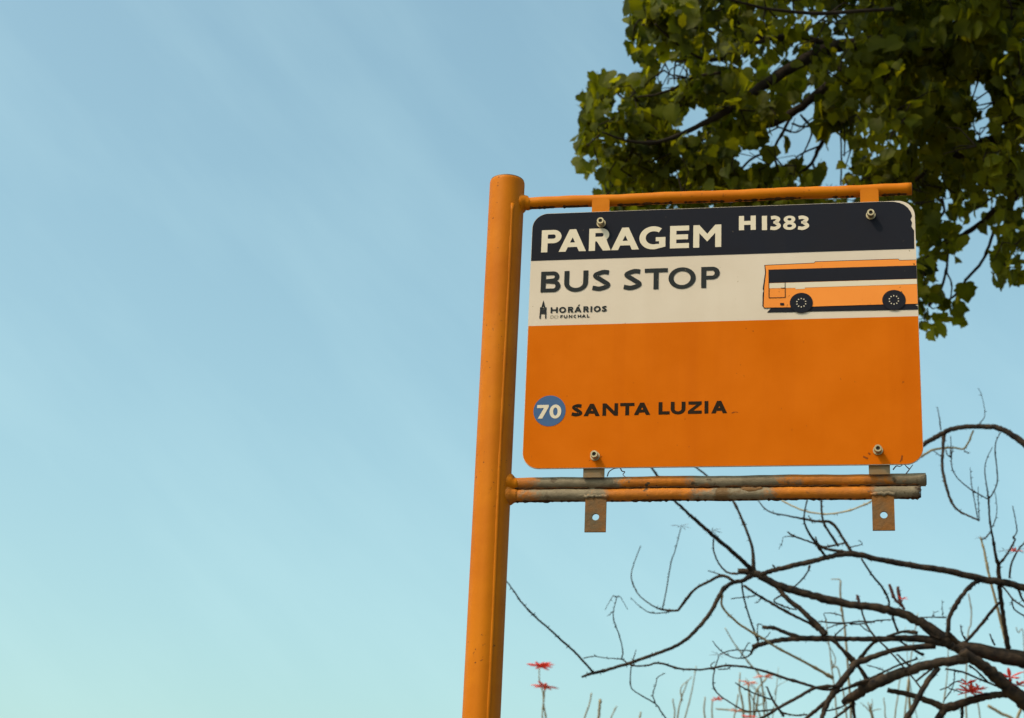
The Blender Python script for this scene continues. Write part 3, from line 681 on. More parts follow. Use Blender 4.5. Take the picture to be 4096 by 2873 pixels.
for q in (((545, 1120, 8), (530, 1160, 7), (480, 1190, 5), (400, 1185, 4), (320, 1140, 4), (260, 1070, 3)), ((530, 1140, 5), (450, 1135, 4), (380, 1140, 4), (310, 1165, 4)), ((515, 1080, 4), (480, 1140, 4), (455, 1195, 3)), ((580, 1080, 6), (575, 1000, 4), (580, 955, 4), (610, 958, 3)),
          ((580, 1060, 5), (630, 1050, 4), (665, 1010, 3))):
    B(T('A', *q))
B(T('A', (330, 745, 8), (330, 830, 8), (420, 930, 8), (520, 1000, 9), (640, 1070, 8), (690, 1105, 8), (850, 1190, 9), (1000, 1270, 10), (1100, 1330, 13)), mat=M['bark_sun_pale'])
B(T('B', (760, 960, 32), (420, 1000, 24), (220, 1060, 26), (40, 1130, 32)) + T('A', (1230, 1270, 22), (1150, 1370, 26), (1080, 1470, 22), (1040, 1560, 18), (1010, 1660, 18)), -.2)
B(T('B', (80, 1090, 18), (190, 960, 15), (250, 920, 14)))
B(T('A', (1080, 1470, 15), (1000, 1540, 14), (900, 1625, 13)))
B(T('B', (1050, 1070, 50), (780, 1120, 42), (540, 1180, 45), (330, 1260, 50), (180, 1320, 52), (60, 1400, 45)) + T('A', (1230, 1465, 30), (1170, 1500, 20)), .15)
for q in (((1240, 1480, 14), (1245, 1540, 12), (1255, 1640, 10)), ((1230, 1520, 10), (1180, 1560, 10), (1090, 1630, 10)), ((1395, 1340, 10), (1250, 1385, 10), (1150, 1420, 9), (1080, 1470, 9)), ((1150, 1385, 9), (980, 1400, 12), (830, 1480, 12), (720, 1540, 11), (640, 1590, 10), (560, 1630, 9)),
          ((760, 1600, 8), (720, 1540, 9), (680, 1480, 8), (640, 1390, 6)), ((720, 1545, 7), (600, 1560, 6), (500, 1560, 5), (400, 1510, 5), (300, 1440, 5), (265, 1370, 5), (275, 1280, 5), (305, 1180, 4)), ((670, 1480, 6), (560, 1440, 5), (480, 1400, 5), (420, 1365, 4)),
          ((1050, 1560, 6), (1140, 1540, 6), (1220, 1500, 6)), ((740, 1570, 6), (830, 1590, 6), (920, 1585, 6)), ((300, 1270, 4), (360, 1268, 4), (390, 1250, 3)), ((275, 1280, 4), (250, 1240, 4), (280, 1215, 3)), ((1090, 1060, 5), (1150, 1000, 5), (1200, 960, 4)), ((1395, 940, 6), (1290, 935, 6), (1200, 945, 6), (1100, 945, 6), (1000, 935, 5)), ((1170, 900, 4), (1110, 880, 4), (1040, 880, 3), (1060, 930, 3)), ((1060, 985, 4), (1120, 960, 4), (1190, 950, 4))):
    B(T('A', *q))
B(T('B', (1450, 1400, 32), (1330, 1400, 30), (1200, 1420, 34), (1050, 1460, 36), (900, 1510, 40), (830, 1515, 36), (760, 1480, 30), (620, 1430, 26), (480, 1390, 24), (330, 1360, 22)), .1)
for q in (((790, 1160, 26), (700, 1270, 26), (640, 1370, 26), (570, 1500, 26), (480, 1650, 26)), ((840, 1530, 36), (790, 1610, 34), (760, 1680, 34)), ((1000, 1500, 14), (1000, 1580, 14), (990, 1660, 14)),
          ((870, 890, 22), (880, 740, 20), (930, 620, 20), (1030, 480, 20), (1120, 400, 20), (1200, 370, 22)), ((1020, 940, 15), (1150, 800, 15), (1260, 660, 15), (1330, 580, 12)), ((960, 940, 22), (910, 890, 24), (870, 850, 18)),
          ((100, 190, 9), (200, 340, 9), (290, 450, 10), (345, 560, 10), (345, 620, 10)),
          ((650, 1390, 9), (600, 1300, 8), (420, 1090, 8), (330, 990, 8), (200, 860, 10), (140, 760, 9), (100, 640, 8)), ((375, 700, 12), (400, 770, 11), (430, 850, 10)), ((360, 735, 6), (250, 740, 6), (100, 770, 7), (0, 770, 9)), ((860, 715, 6), (740, 710, 6), (590, 715, 5)),
          ((825, 715, 3.5), (823, 640, 3), (820, 560, 2.5)), ((740, 710, 4), (742, 680, 3), (790, 655, 2.5)), ((600, 850, 18), (480, 840, 13), (330, 880, 10)), ((1320, 1330, 9), (1150, 1260, 9), (1000, 1200, 9), (850, 1170, 8)),
          ((1010, 1270, 5), (930, 1290, 6), (880, 1330, 6), (800, 1360, 5)), ((1010, 1385, 5), (880, 1345, 6)), ((930, 1170, 4), (920, 1320, 5), (830, 1470, 5)), ((1340, 430, 8), (1380, 460, 8), (1460, 560, 8), (1560, 625, 8)), ((1440, 540, 6), (1465, 640, 7), (1560, 705, 7)),
          ((1500, 460, 12), (1530, 540, 10), (1570, 590, 10)), ((560, 1170, 12), (480, 1100, 10), (420, 1040, 8)), ((660, 1050, 14), (600, 1020, 12), (500, 960, 10), (430, 910, 9)), ((180, 1260, 12), (300, 1200, 10), (430, 1140, 9), (600, 1080, 8)), ((150, 1250, 14), (90, 1170, 14), (30, 1080, 12), (-30, 1020, 10)), ((0, 1330, 12), (90, 1290, 14), (180, 1270, 14)),
          ((1040, 930, 9), (1000, 860, 7), (985, 780, 5)), ((1290, 960, 9), (1270, 920, 8), (1245, 860, 6)), ((160, 1140, 5), (230, 1160, 5), (310, 1190, 5)), ((90, 780, 5), (150, 830, 5), (200, 850, 4)), ((1060, 1140, 9), (1130, 1190, 9), (1230, 1290, 9)), ((590, 1280, 9), (640, 1240, 10), (740, 1160, 10)), ((590, 740, 16), (640, 790, 18), (720, 860, 22), (800, 900, 24))):
    B(T('B', *q))
B(T('B', (1410, 990, 27), (1380, 800, 20), (1350, 600, 20), (1330, 420, 22), (1320, 250, 18), (1300, 180, 14), (1280, 60, 12)) + T('C', (1310, 1480, 10), (1290, 1380, 9), (1280, 1250, 9), (1275, 1140, 10)), -.2)
B(T('B', (1395, 960, 16), (1330, 700, 14), (1280, 500, 12), (1230, 300, 12), (1190, 100, 10), (1160, 0, 8)), mat=M['bark_sun_pale'])
for q in (((1275, 1140, 9), (1260, 1040, 6), (1240, 880, 5), (1260, 770, 4), (1310, 665, 3)), ((1278, 1140, 8), (1320, 1080, 6), (1355, 980, 6), (1350, 850, 6), (1335, 700, 6), (1345, 610, 5), (1385, 530, 5)), ((1265, 1140, 6), (1120, 1060, 6), (1000, 960, 5), (940, 860, 5), (935, 750, 5), (950, 650, 3)),
          ((865, 550, 20), (855, 700, 14), (850, 850, 14), (880, 1000, 14), (930, 1160, 12), (1000, 1250, 10), (1100, 1300, 9), (1190, 1340, 9)), ((1175, 1320, 5), (1125, 1050, 4.5), (1105, 855, 3)), ((1190, 1330, 5), (1182, 1180, 4), (1178, 1030, 3)),
          ((835, 510, 6), (822, 400, 5), (805, 300, 3)), ((1190, 450, 5), (1240, 370, 3.5), (1215, 200, 2.5), (1180, 120, 2)), ((1290, 1450, 7), (1230, 1510, 6), (1195, 1500, 5)), ((1310, 1400, 5), (1350, 1280, 4), (1345, 1150, 3.5), (1330, 1070, 3)),
          ((880, 690, 5), (900, 740, 5), (930, 760, 5)), ((925, 770, 4), (930, 650, 4), (925, 560, 3)), ((850, 760, 5), (810, 730, 4), (770, 700, 4)), ((1050, 690, 4), (1080, 720, 3), (1105, 715, 3))):
    B(T('C', *q))
B(T('C', (1135, 510, 8), (1090, 620, 9), (1040, 680, 9), (950, 670, 9), (850, 675, 10), (760, 690, 11), (690, 730, 11), (600, 780, 10)), mat=M['bark_sun_pale'])
B(T('A', (745, 90, 5), (830, 135, 6), (950, 175, 6), (1080, 185, 6), (1200, 165, 6), (1300, 130, 6), (1370, 95, 6), (1440, 40, 6)), mat=M['bark_sun_pale'])
B(T('B', (1320, 250, 12), (1400, 150, 10), (1470, 20, 8)) + T('C', (1500, 1500, 6), (1535, 1440, 6), (1520, 1320, 5), (1495, 1205, 4)))
B(T('B', (1420, 365, 10), (1440, 230, 9), (1500, 110, 8), (1560, 40, 7)))
B(T('F', (4760, 3060, 60), (4900, 2600, 40), (5150, 2300, 25), (5300, 2250, 10)))
B(T('F', (4760, 3060, 60), (5150, 2800, 40), (5500, 2700, 22), (5700, 2500, 8)))

def spike_star(tree, zone, x, y, depth, n, size, mat, name, droop=.2, flat_=.5, width=.07):
    """A star of slim curved petals or spikes on a short stalk."""
    fx, fy = to_photo(zone, x, y); c = at(fx, fy, depth) - tree.location; mb = MB()
    if name == 'flower': size *= 1.25; width *= 1.1
    for k in range(n):
        a = 2 * math.pi * k / n + random.uniform(-.2, .2); e = random.uniform(-.15, .55) * (1 - flat_) + random.uniform(-.1, .25)
        d = Vector((math.cos(a) * math.cos(e), math.sin(a) * math.cos(e), math.sin(e))); l = size * random.uniform(.75, 1.15); sd = d.cross(Vector((0, 0, 1))).normalized(); up = sd.cross(d)
        P = [c + d * l * t + Vector((0, 0, -droop * l * t * t)) for t in (0.04, .3, .6, .85, 1)]; wv = [width * .35 * l, width * l, width * 1.1 * l, width * .7 * l, width * .1 * l]
        b0 = len(mb.v)
        for p, w in zip(P, wv): mb.v += [p + sd * w, p + up * w * .6, p - sd * w, p - up * w * .25]
        for i in range(4):
            for j in range(4): mb.f.append((b0 + i * 4 + j, b0 + i * 4 + (j + 1) % 4, b0 + i * 4 + 4 + (j + 1) % 4, b0 + i * 4 + 4 + j))
    mb.build(name, mat, tree, True)
def near_depth(t, zone, x, y):
    fx, fy = to_photo(zone, x, y); return min(t.placed, key=lambda q: (q[0] - fx) ** 2 + (q[1] - fy) ** 2)[2]
for (z, x, y, s_, n) in (('A', 260, 310, .055, 12), ('D', 1925, 12, .055, 7), ('A', 300, 1170, .045, 9), ('B', 1380, 120, .04, 6), ('B', 1490, 120, .05, 8), ('C', 1200, 1500, .03, 7)):
    spike_star(coral, z, x, y, near_depth(ct, z, x, y), n, s_, M['withered'], 'withered_flower', width=.035)
# red flowers and dark pods of the near tree
for (z, x, y, s_, n, mt) in (('B', 1075, 1380, .055, 16, 'petal_red'), ('B', 1045, 1310, .04, 12, 'petal_red'), ('B', 1150, 1355, .04, 12, 'petal_pink'), ('B', 1425, 1250, .05, 10, 'petal_red'), ('B', 1500, 1320, .04, 9, 'petal_pink'), ('B', 1470, 128, .035, 8, 'petal_pink'), ('B', 470, 550, .022, 8, 'petal_red')):
    spike_star(coral, z, x, y, near_depth(ct, z, x, y), n, s_, M[mt], 'flower', droop=.1, flat_=.1, width=.10)
for (pts) in (((350, 415, 12), (370, 470, 15), (395, 540, 13), (445, 600, 8), (490, 640, 9)), ((425, 440, 13), (435, 500, 16), (450, 580, 14), (480, 625, 9)), ((62, 510, 10), (72, 540, 14), (85, 580, 10), (92, 610, 7))):
    B(T('B', *pts), 0, 'seed_pod', M['withered'])

# far, sunlit coral tree: only its pale twig tips and flowers rise into view
fb = at(3050, 3300, 13.5); far = thing('coral_tree', 'pale flowering coral tree far behind, only its twig tips and red flowers showing', 'tree', (fb.x, fb.y, -.13))
ft = Tree(far, M['bark_sun_pale'], 13.0, 10)
hub = (3050, 4150); ft.placed.append((hub[0], hub[1], 13.5))
hp = at(hub[0], hub[1], 13.5); mb = MB()
P = catmull([(0, 0, -.1), (.06, 0, .6), (-.04, .03, 1.2), tuple(hp - far.location)], 6); mb.tube(P, [.20 - .06 * i / len(P) for i in range(len(P))], 14); mb.build('trunk', M['bark_sun_pale'], far, True)
for hx in (2250, 2600, 2950, 3350, 3700, 4000):
    ft.branch(T('F', (hub[0], hub[1], 55), ((hub[0] + hx) / 2 + random.uniform(-60, 60), 3750, 36), (hx, 3300, 22), (hx + random.uniform(-30, 30), 3000, 11)), random.uniform(-.6, .6), name='limb')
FB = ft.branch
def stem(z, *pts):
    """twig that grows up from a limb below the frame"""
    fx, fy = to_photo(z, *pts[-1][:2]); lim = min((q for q in ft.placed if 2980 < q[1] < 3320), key=lambda q: abs(q[0] - fx))
    zp = T(z, *pts); r = pts[-1][2] / ZONES[z][2]
    FB(zp + T('F', ((fx + lim[0]) / 2, (fy + lim[1]) / 2 + 10, r * 1.2), (lim[0], lim[1], r * 1.4)), 0)
stem('D', (745, 1190, 4), (745, 1300, 5), (775, 1400, 6), (780, 1500, 6), (800, 1610, 7))
stem('D', (790, 1350, 5), (785, 1420, 6), (776, 1500, 6), (770, 1610, 6))
stem('D', (1180, 1400, 6), (1160, 1500, 6), (1120, 1620, 7)); stem('D', (1252, 1450, 11), (1245, 1530, 11), (1232, 1620, 11)); stem('D', (1390, 1510, 5), (1345, 1600, 5), (1330, 1660, 5)); stem('D', (1592, 1560, 6), (1580, 1640, 6)); stem('D', (1855, 1450, 5), (1868, 1620, 6))
for q in (((210, 1460, 4), (212, 1620, 6)), ((262, 1480, 5), (258, 1560, 5), (262, 1640, 6)), ((455, 1290, 4), (450, 1400, 6), (470, 1500, 7), (480, 1630, 8)), ((510, 1370, 6), (520, 1480, 8), (525, 1640, 9)), ((580, 1390, 5), (575, 1500, 7), (540, 1640, 7)), ((350, 980, 4), (400, 1070, 4), (450, 1140, 5), (520, 1230, 6), (600, 1340, 6), (620, 1640, 7)), ((440, 1440, 4), (430, 1520, 5), (410, 1640, 5)),
          ((640, 1330, 5), (560, 1440, 6), (545, 1640, 7)), ((1085, 1195, 3), (1110, 1250, 4), (1145, 1290, 5), (1200, 1640, 6)), ((1155, 650, 6), (1155, 770, 7), (1170, 900, 8), (1190, 1040, 8), (1230, 1640, 9)), ((1370, 1560, 6), (1380, 1640, 6)), ((1345, 1500, 4), (1370, 1590, 5), (1375, 1650, 5))):
    stem('A', *q)
FB(T('A', (1090, 642, 3), (1150, 645, 4), (1155, 690, 5)), 0)
FB(T('A', (285, 1545, 5), (400, 1555, 6), (520, 1570, 7)), 0)
for q in (((300, 1430, 4), (310, 1500, 5), (330, 1640, 6)), ((185, 1480, 5), (185, 1560, 8), (190, 1650, 8)), ((520, 1270, 12), (525, 1400, 12), (540, 1640, 13)), ((1540, 1500, 12), (1500, 1580, 14), (1480, 1680, 14)), ((1055, 500, 5), (1080, 640, 6), (1075, 780, 6), (1050, 900, 6), (1040, 1650, 8)), ((1480, 800, 4), (1500, 850, 4), (1545, 880, 4), (1560, 1650, 6)), ((1230, 1500, 14), (1350, 1570, 14), (1450, 1640, 14))):
    stem('B', *q)
for q in (((185, 1560, 5), (140, 1510, 4), (90, 1470, 3)), ((185, 1560, 5), (230, 1535, 4), (280, 1530, 3)), ((185, 1555, 5), (200, 1500, 3), (195, 1440, 3))): FB(T('B', *q), 0)
rt = random.Random(41)
for k in range(11):                                       # the haze of fine pale twigs behind the dark limbs
    x = rt.uniform(2900, 4080) if k < 9 else rt.uniform(2400, 2900); top = rt.uniform(2380, 2780) if x > 3300 else rt.uniform(2640, 2830)
    lean = rt.uniform(-70, 70); mid = (top + 2890) / 2; r = rt.uniform(1.4, 3.0)
    stem('F', (x + lean, top, r * .6), (x + lean * .5 + rt.uniform(-14, 14), mid, r), (x, 2900, r * 1.2))
    if k % 2 == 0:
        sx, sy = x + lean * .5, mid; FB(T('F', (sx, sy, r), (sx + rt.uniform(-40, 40), sy - rt.uniform(30, 60), r * .7), (sx + rt.uniform(-110, 110), sy - rt.uniform(60, 150), r * .5)), 0)
for (z, x, y, s_, n, mt) in (('D', 748, 1178, .085, 13, 'petal_red'), ('D', 790, 1348, .075, 12, 'petal_pink'), ('A', 510, 1365, .055, 9, 'petal_pale'), ('A', 620, 1322, .06, 10, 'petal_pale'), ('A', 300, 1482, .045, 8, 'petal_pink'), ('A', 520, 1600, .045, 9, 'petal_red'), ('A', 430, 1560, .04, 8, 'petal_pale')):
    spike_star(far, z, x, y, 13.0, n, s_, M[mt], 'flower', droop=.05, flat_=.75, width=.12)

# ------------------------------------------------------------------ leafy tree
tb = Vector((5.6, 10.2, -.13))
maple = thing('leafy_tree', 'large green leafy tree with lobed leaves overhanging the top of the sign', 'tree', tb)
mt_ = Tree(maple, M['bark_leafy'], 9.6, 0)
fork = Vector((5.3, 10.1, 4.6)); f1, f2, fd = photo_of(fork)
mb = MB(); P = catmull([(0, 0, -.1), (.05, .03, .7), (-.08, .0, 2.2), tuple(fork - tb), (-.2, .1, 6.5), (.2, .3, 8.6), (.1, .2, 10.4)], 6)
rr = []
for i, p in enumerate(P):
    h = p[2]; rr.append(max(.03, .27 - .021 * h + (.10 * (1 - h / .5) if h < .5 else 0)))
mb.tube(P, rr, 16); mb.build('trunk', M['bark_leafy'], maple, True)
mt_.placed.append((f1, f2, fd))
LB = lambda z, *pts, **k: mt_.branch(T('F', *k.pop('pre', ())) + T(z, *pts), k.pop('drift', None), name=k.pop('name', 'limb'), **k)
# big limbs (W zone), from the trunk to the tips
LB('W', (2300, 130, 44), (2000, 150, 38), (1700, 170, 32), (1400, 190, 30), (1230, 215, 29), (1100, 270, 27), (950, 360, 24), (800, 470, 20), (640, 560, 13), (450, 640, 9), (300, 640, 6), (180, 600, 4), pre=((f1, f2, 70), (4700, 300, 52)), drift=-1.6)
LB('W', (1230, 215, 17), (1050, 160, 12), (900, 190, 9), (780, 240, 8), (650, 270, 7), (520, 200, 5), (420, 110, 4), drift=-.7)
LB('W', (1480, 260, 20), (1330, 310, 20), (1200, 390, 20), (1060, 500, 19), (930, 570, 15), (800, 600, 11), (700, 640, 8), (560, 720, 6), (420, 760, 4), drift=.5)
LB('W', (1520, 240, 18), (1420, 340, 16), (1330, 440, 14), (1240, 550, 12), (1170, 660, 10), (1130, 740, 7), (1080, 790, 5), drift=.6)
LB('W', (2400, 560, 44), (2100, 610, 38), (1900, 660, 28), (1760, 720, 20), (1640, 790, 12), (1560, 850, 8), pre=((f1, f2, 60), (4600, 560, 48)), drift=-.6)
LB('W', (1900, 660, 14), (1760, 600, 11), (1600, 610, 10), (1540, 680, 9), (1470, 820, 8), (1440, 880, 6), drift=.3)
LB('W', (2100, 70, 9), (1920, 110, 8), (1830, 140, 6), (1700, 200, 6), drift=-.4)
LB('W', (1500, 40, 9), (1200, 60, 9), (1000, 50, 8), (880, 30, 6), (700, -20, 5), drift=-.5, d0=8.6)
LB('W', (1000, 180, 8), (900, 170, 6), (830, 130, 5), (760, 120, 4), drift=-.2)
LB('W', (720, 330, 7), (600, 350, 7), (510, 400, 6), (420, 430, 5), (340, 440, 4))
LB('W', (2300, 800, 20), (2050, 900, 16), (1950, 960, 13), (1910, 1005, 10), (1800, 1080, 7), (1700, 1120, 5), pre=((f1, f2, 40),), drift=.2)
# bare hanging twigs
for q in (((1040, 520, 8), (1000, 600, 7), (960, 680, 6), (980, 780, 5)), ((1080, 520, 5), (1130, 590, 5), (1110, 660, 4), (1080, 720, 3)), ((1240, 550, 6), (1100, 575, 5), (1040, 560, 5)), ((1260, 560, 4), (1265, 700, 4), (1262, 840, 4)), ((1275, 540, 4), (1280, 640, 4), (1278, 710, 3)), ((960, 680, 6), (860, 720, 6), (790, 790, 6), (720, 840, 5)), ((1000, 590, 4), (1060, 600, 4), (1110, 570, 3)),
          ((1170, 660, 5), (1080, 700, 4), (1050, 730, 3)), ((1130, 740, 6), (1080, 780, 5), (1010, 790, 5)), ((1135, 740, 5), (1150, 790, 5), (1140, 830, 4)),
          ((1960, 1030, 7), (1940, 1100, 7), (1900, 1190, 7), (1830, 1270, 7), (1790, 1330, 6), (1700, 1400, 5)), ((1800, 1080, 7), (1755, 1130, 6), (1740, 1230, 6), (1710, 1330, 6), (1660, 1390, 5)), ((1740, 1230, 4), (1765, 1290, 4), (1760, 1360, 3)), ((1900, 1005, 7), (1800, 1070, 7), (1720, 1100, 6), (1620, 1200, 6)), ((1720, 900, 8), (1730, 960, 6), (1690, 1010, 5))):
    LB('W', *q, name='branch')

# ---- leaves
def leaf_mesh(seed):
    r = random.Random(seed); half = [(0.0, 0.0), (.15, -.07), (.32, -.07), (.46, .05), (.47, .17), (.58, .31), (.53, .42), (.45, .50), (.42, .57), (.38, .68), (.25, .77), (.13, .88), (0, 1.02)]
    half = [(x * r.uniform(.9, 1.12), y + r.uniform(-.02, .02)) for x, y in half]; half[0] = (0, 0); half[-1] = (0, half[-1][1])
    mid = [(0, y) for y in (0.0, .22, .45, .70)] 
    V = []; F = []; fold = r.uniform(.15, .7); curl = r.uniform(.2, .95)
    def P(x, y): return (x, y, fold * abs(x) - curl * y * y * .5 - .12 * abs(x) * x * x * 4)
    ridge = [P(0, 0), P(0, .3), P(0, .6), P(0, half[-1][1])]
    V = list(ridge)
    for sgn in (1, -1):
        k = len(V); side = [P(sgn * x, y) for x, y in half[1:-1]]; V += side
        # fans from the ridge points
        seq = [(0, 0, 1, 2), (1, 2, 3, 4, 5, 6), (2, 6, 7, 8, 9), (3, 9, 10)]
        def tri(a, b, c): F.append((a, b, c) if sgn > 0 else (a, c, b))
        tri(0, k + 0, k + 1); tri(0, k + 1, k + 2); tri(0, k + 2, k + 3); tri(0, k + 3, 1)
        tri(1, k + 3, k + 4); tri(1, k + 4, k + 5); tri(1, k + 5, k + 6); tri(1, k + 6, k + 7); tri(1, k + 7, 2)
        tri(2, k + 7, k + 8); tri(2, k + 8, k + 9); tri(2, k + 9, k + 10); tri(2, k + 10, 3)
    # petiole
    k = len(V); V += [(.012, 0, 0), (-.012, 0, 0), (0, 0, -.02), (.010, -.26, .07), (-.010, -.26, .07), (0, -.26, .05)]
    F += [(k, k + 1, k + 4, k + 3), (k + 1, k + 2, k + 5, k + 4), (k + 2, k, k + 3, k + 5)]
    return np.array(V), F
LEAVES = [leaf_mesh(i) for i in range(6)]

def poly_in(p, poly):
    x, y = p; c = False; n = len(poly)
    for i in range(n):
        x0, y0 = poly[i]; x1, y1 = poly[i - 1]
        if (y0 > y) != (y1 > y) and x < (x1 - x0) * (y - y0) / (y1 - y0) + x0: c = not c
    return c
AREA = [(350, -60), (310, 60), (305, 190), (350, 250), (385, 330), (330, 390), (290, 365), (205, 350), (135, 375), (115, 450), (95, 520), (65, 660), (100, 720), (125, 775), (205, 800), (185, 850), (205, 960), (500, 1000), (1620, 1000), (1640, 1150), (1560, 1400), (1600, 1500), (1655, 1510), (1700, 1470), (1770, 1470), (1810, 1420), (1815, 1380), (1740, 1390), (1690, 1320), (1640, 1290), (1690, 1230), (1660, 1190), (1780, 1150), (1800, 1100), (1790, 1060), (1690, 1000), (1715, 950), (1790, 960), (1840, 980), (1900, 1000), (1960, 1010), (2010, 980), (2025, 1080), (1955, 1160), (1970, 1250), (2000, 1290), (2090, 1260), (2330, 1230), (2450, 900), (2450, -300), (350, -300)]
GAPS = [[(745, 745), (800, 690), (900, 660), (960, 610), (1010, 550), (1060, 490), (1130, 475), (1160, 560), (1230, 590), (1300, 670), (1305, 745), (1235, 825), (1150, 775), (1090, 735), (960, 755), (840, 765)],
        [(480, 300), (560, 290), (570, 330), (500, 400), (425, 405), (440, 360)], [(595, 480), (650, 500), (640, 570), (595, 560)], [(1855, 380), (1900, 350), (1910, 420), (1950, 470), (1920, 520), (1870, 450)], [(1845, 560), (1940, 540), (1920, 605), (1860, 600)], [(1700, 905), (1760, 875), (1750, 930), (1705, 950)], [(505, 750), (530, 780), (520, 810), (500, 790)], [(540, 570), (600, 580), (590, 610), (540, 600)], [(1560, 90), (1600, 80), (1600, 110)], [(1750, 90), (1790, 100), (1770, 125)]]
def wof(P):
    fx, fy, z = photo_of(P); return fx * 1.1338 - 2250 * 1.1338, fy * 1.1338, z
leaf_list = []      # (matrix 3x3 scaled, position, variant, px, py, depth, size)
def add_leaf(p, size, face=None):
    nrm = Vector((random.gauss(-.1, 1), random.gauss(-.25, 1), random.gauss(.5, .45))).normalized()
    tip = Vector((random.gauss(0, .5), random.gauss(-.1, .5), random.gauss(-1, .35))); tip = (tip - nrm * tip.dot(nrm)).normalized()
    sd = tip.cross(nrm); R = np.array([[sd.x, tip.x, nrm.x], [sd.y, tip.y, nrm.y], [sd.z, tip.z, nrm.z]]) * size
    leaf_list.append((R, np.array(p) - R @ np.array((0, .45, 0)), random.randrange(6), *wof(p), size))
twig_mb = MB()
from mathutils import noise as mnoise
def in_gap(x, y):
    return any(poly_in((x + dx, y + dy), g_) for g_ in GAPS for dx, dy in ((0, 0), (26, 0), (-26, 0), (0, 22), (0, -26)))
def holes(p):
    # open pockets running through the crown, as between real sprays of leaves
    return mnoise.noise(Vector((p[0] * 3.1, p[1] * .9, p[2] * 3.1))) > .36
def clump(c, n, rad, size, check=True):
    """Leaves set round a little fan of twigs."""
    c = Vector(c); k = 0; tips = []
    for _ in range(max(3, n // 9)):
        d = Vector((random.gauss(0, 1), random.gauss(0, 1), random.gauss(0, .7))).normalized() * rad * random.uniform(.5, 1)
        tips.append(c + d)
    for _ in range(n * 3):
        if k >= n: break
        e = random.choice(tips); t = random.uniform(.35, 1.1); p = c.lerp(e, t) + Vector((random.gauss(0, .06), random.gauss(0, .06), random.gauss(0, .06)))
        if check:
            x, y, z = wof(p)
            if not poly_in((x, y), AREA) or in_gap(x, y) or holes(p): continue
        add_leaf(p, size * random.uniform(.65, 1.2)); k += 1
    for e in tips:
        if check:
            x, y, z = wof(e)
            if not poly_in((x, y), AREA): continue
        mid = c.lerp(e, .5) + Vector((random.gauss(0, .03), random.gauss(0, .03), random.gauss(0, .03)))
        twig_mb.tube([c - tb, mid - tb, e - tb], [.005, .0035, .002], 5, False)
def thin(x, y):
    # sprays hang looser at the crown's rim than in its heart
    if x > 1350 and y < 430: return .80
    if y > 980: return .26
    if x > 1500: return .36
    if x < 460 or (x < 760 and y > 430): return .62
    return .30
for layer, (cnt, dlo, dhi) in enumerate(((125, 9.0, 9.9), (125, 9.9, 11.0), (95, 11.0, 12.8))):
    made = 0; tries = 0; pts2 = []
    while made < cnt and tries < 6000:
        tries += 1
        x, y = random.uniform(40, 2330), random.uniform(-120, 1500)
        if not poly_in((x, y), AREA) or any(poly_in((x, y), g_) for g_ in GAPS): continue
        if any((x - a) ** 2 + (y - b) ** 2 < 62 ** 2 for a, b in pts2): continue
        pts2.append((x, y)); made += 1
        fx, fy = to_photo('W', x, y); d = random.uniform(dlo, dhi)
        if x < 520 and y > 320: d = max(d, 9.4)
        if layer == 2 and x < 1000 and random.random() < .45: continue
        clump(at(fx, fy, d), int(random.randint(42, 74) * thin(x, y)), random.uniform(.13, .27), random.choice((.05, .056, .064, .072, .085)) * d / 9.5)
# outline leaves: keep the crown's edge crisp
for i in range(len(AREA)):
    a, b = AREA[i - 1], AREA[i]
    if max(a[0], b[0]) > 2300 or min(a[1], b[1]) < -100: continue
    n = int(math.hypot(b[0] - a[0], b[1] - a[1]) / 34) + 1
    for k in range(n):
        t = random.random(); x = a[0] + (b[0] - a[0]) * t + random.gauss(0, 15); y = a[1] + (b[1] - a[1]) * t + random.gauss(0, 15)
        fx, fy = to_photo('W', x, y); add_leaf(at(fx, fy, random.uniform(9, 11)), random.uniform(.055, .095))
# a few leaves on the bare hanging twigs in the gap
for (x, y) in ((1060, 755), (1180, 780), (1015, 650), (1025, 665), (1170, 620), (1195, 640), (935, 700), (1170, 590), (1650, 1215), (1660, 1235), (1830, 1325), (1060, 770)):
    fx, fy = to_photo('W', x, y); add_leaf(at(fx, fy, 9.8), random.uniform(.08, .11))
# a spray of yellow-green leaves with sunlight painted into their colour, at the gap's edge
sun_tinted = []
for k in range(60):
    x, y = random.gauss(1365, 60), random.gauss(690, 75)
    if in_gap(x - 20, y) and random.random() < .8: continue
    fx, fy = to_photo('W', x, y); sun_tinted.append(len(leaf_list)); add_leaf(at(fx, fy, random.uniform(8.9, 10.2)), random.uniform(.04, .075))
sun_tinted = set(sun_tinted)
# the rest of the crown, above and beside the picture
cc = Vector((4.6, 10.4, 8.2))
for k in range(330):
    while True:
        q = Vector((random.uniform(-1, 1), random.uniform(-1, 1), random.uniform(-1, 1)))
        if .35 < q.length < 1: break
    p = cc + Vector((q.x * 4.0, q.y * 3.4, q.z * 3.3)); x, y, z = wof(p)
    if p.z < 5.0 or (-200 < x < 2420 and -160 < y < 2600): continue
    clump(p, 26, .4, .16, False)
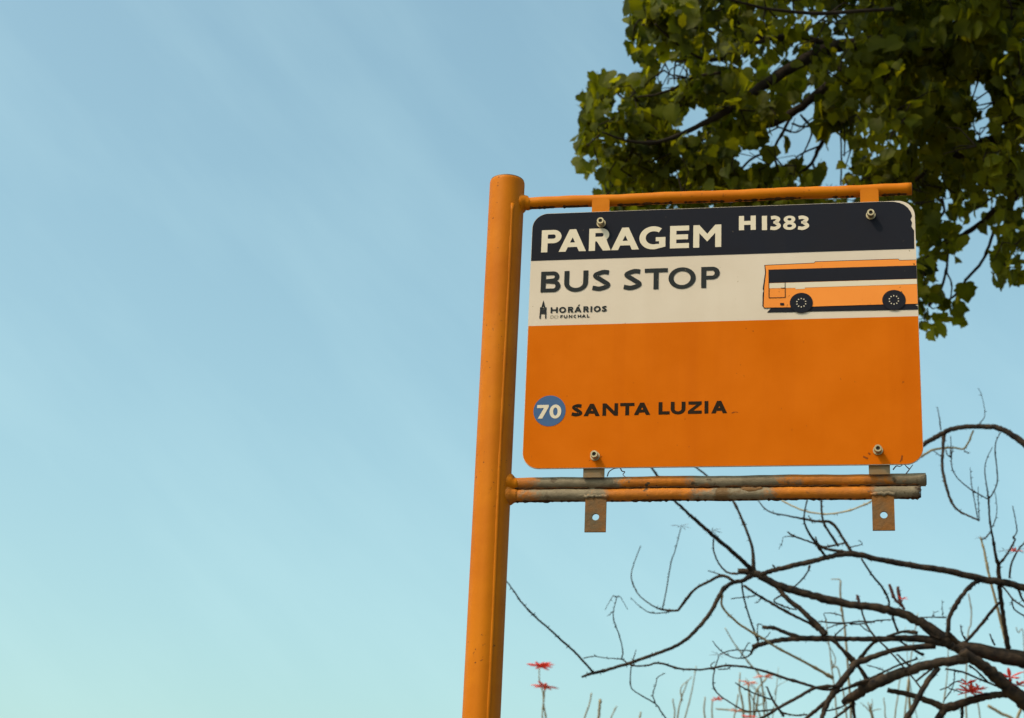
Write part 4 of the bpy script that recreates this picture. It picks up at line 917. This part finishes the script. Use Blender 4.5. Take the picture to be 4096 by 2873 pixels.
# unseen leaf clumps added above the frame to shade the crown in view
for k in range(230):
    while True:
        q = Vector((random.uniform(-1, 1), random.uniform(-1, 1), random.uniform(-1, 1)))
        if q.length < 1: break
    p = Vector((1.9, 8.2, 9.0)) + Vector((q.x * 2.9, q.y * 2.6, q.z * 1.7)); x, y, z = wof(p)
    if y > -190: continue
    clump(p, 26, .38, .14, False)
# split: the leaves that show largest become single parts, the rest one mass
in_view = [i for i, l in enumerate(leaf_list) if 0 < l[3] < 2093 and 0 < l[4] < 1610]
GW, GH = 524, 403; zb = np.full((GH, GW), 1e9); ib = np.full((GH, GW), -1)
for i in in_view:
    _, _, _, x, y, z, s_ = leaf_list[i]; r = s_ * .38 * FPX / z * 1.1338 / 4; gx, gy = x / 4, y / 4
    x0, x1, y0, y1 = int(max(0, gx - r)), int(min(GW, gx + r + 1)), int(max(0, gy - r)), int(min(GH, gy + r + 1))
    if x1 <= x0 or y1 <= y0: continue
    sub = zb[y0:y1, x0:x1]; m = sub > z; sub[m] = z; ib[y0:y1, x0:x1][m] = i
ids, cnts = np.unique(ib[ib >= 0], return_counts=True)
single = set([int(i) for i in ids[np.argsort(-cnts)] if int(i) not in sun_tinted][:225]) | sun_tinted
meshes = []
for k, (V, F) in enumerate(LEAVES):
    me = bpy.data.meshes.new('leaf'); me.from_pydata([tuple(v) for v in V], [], F); me.materials.append(M['leaf']); me.polygons.foreach_set('use_smooth', [True] * len(me.polygons)); meshes.append(me)
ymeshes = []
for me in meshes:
    m2 = me.copy(); m2.materials[0] = M['sun_tinted_leaf']; ymeshes.append(m2)
allV = []; allF = []; off = 0
for i, (R, p, var, *_r) in enumerate(leaf_list):
    V, F = LEAVES[var]
    if i in single:
        o = bpy.data.objects.new('leaf', (ymeshes if i in sun_tinted else meshes)[var]); COL.objects.link(o); o.parent = maple
        q = Matrix([[*R[0], p[0] - tb.x], [*R[1], p[1] - tb.y], [*R[2], p[2] - tb.z], [0, 0, 0, 1]]); o.matrix_local = q
    else:
        allV.append(V @ R.T + p - np.array(tb)); allF += [tuple(j + off for j in f) for f in F]; off += len(V)
crown = obj('crown', np.concatenate(allV), allF, M['leaf'], maple, True); crown['kind'] = 'stuff'
tw = twig_mb.build('twig', M['bark_leafy'], maple, True); tw['kind'] = 'stuff'
print('leaves', len(leaf_list), 'in view', len(in_view))
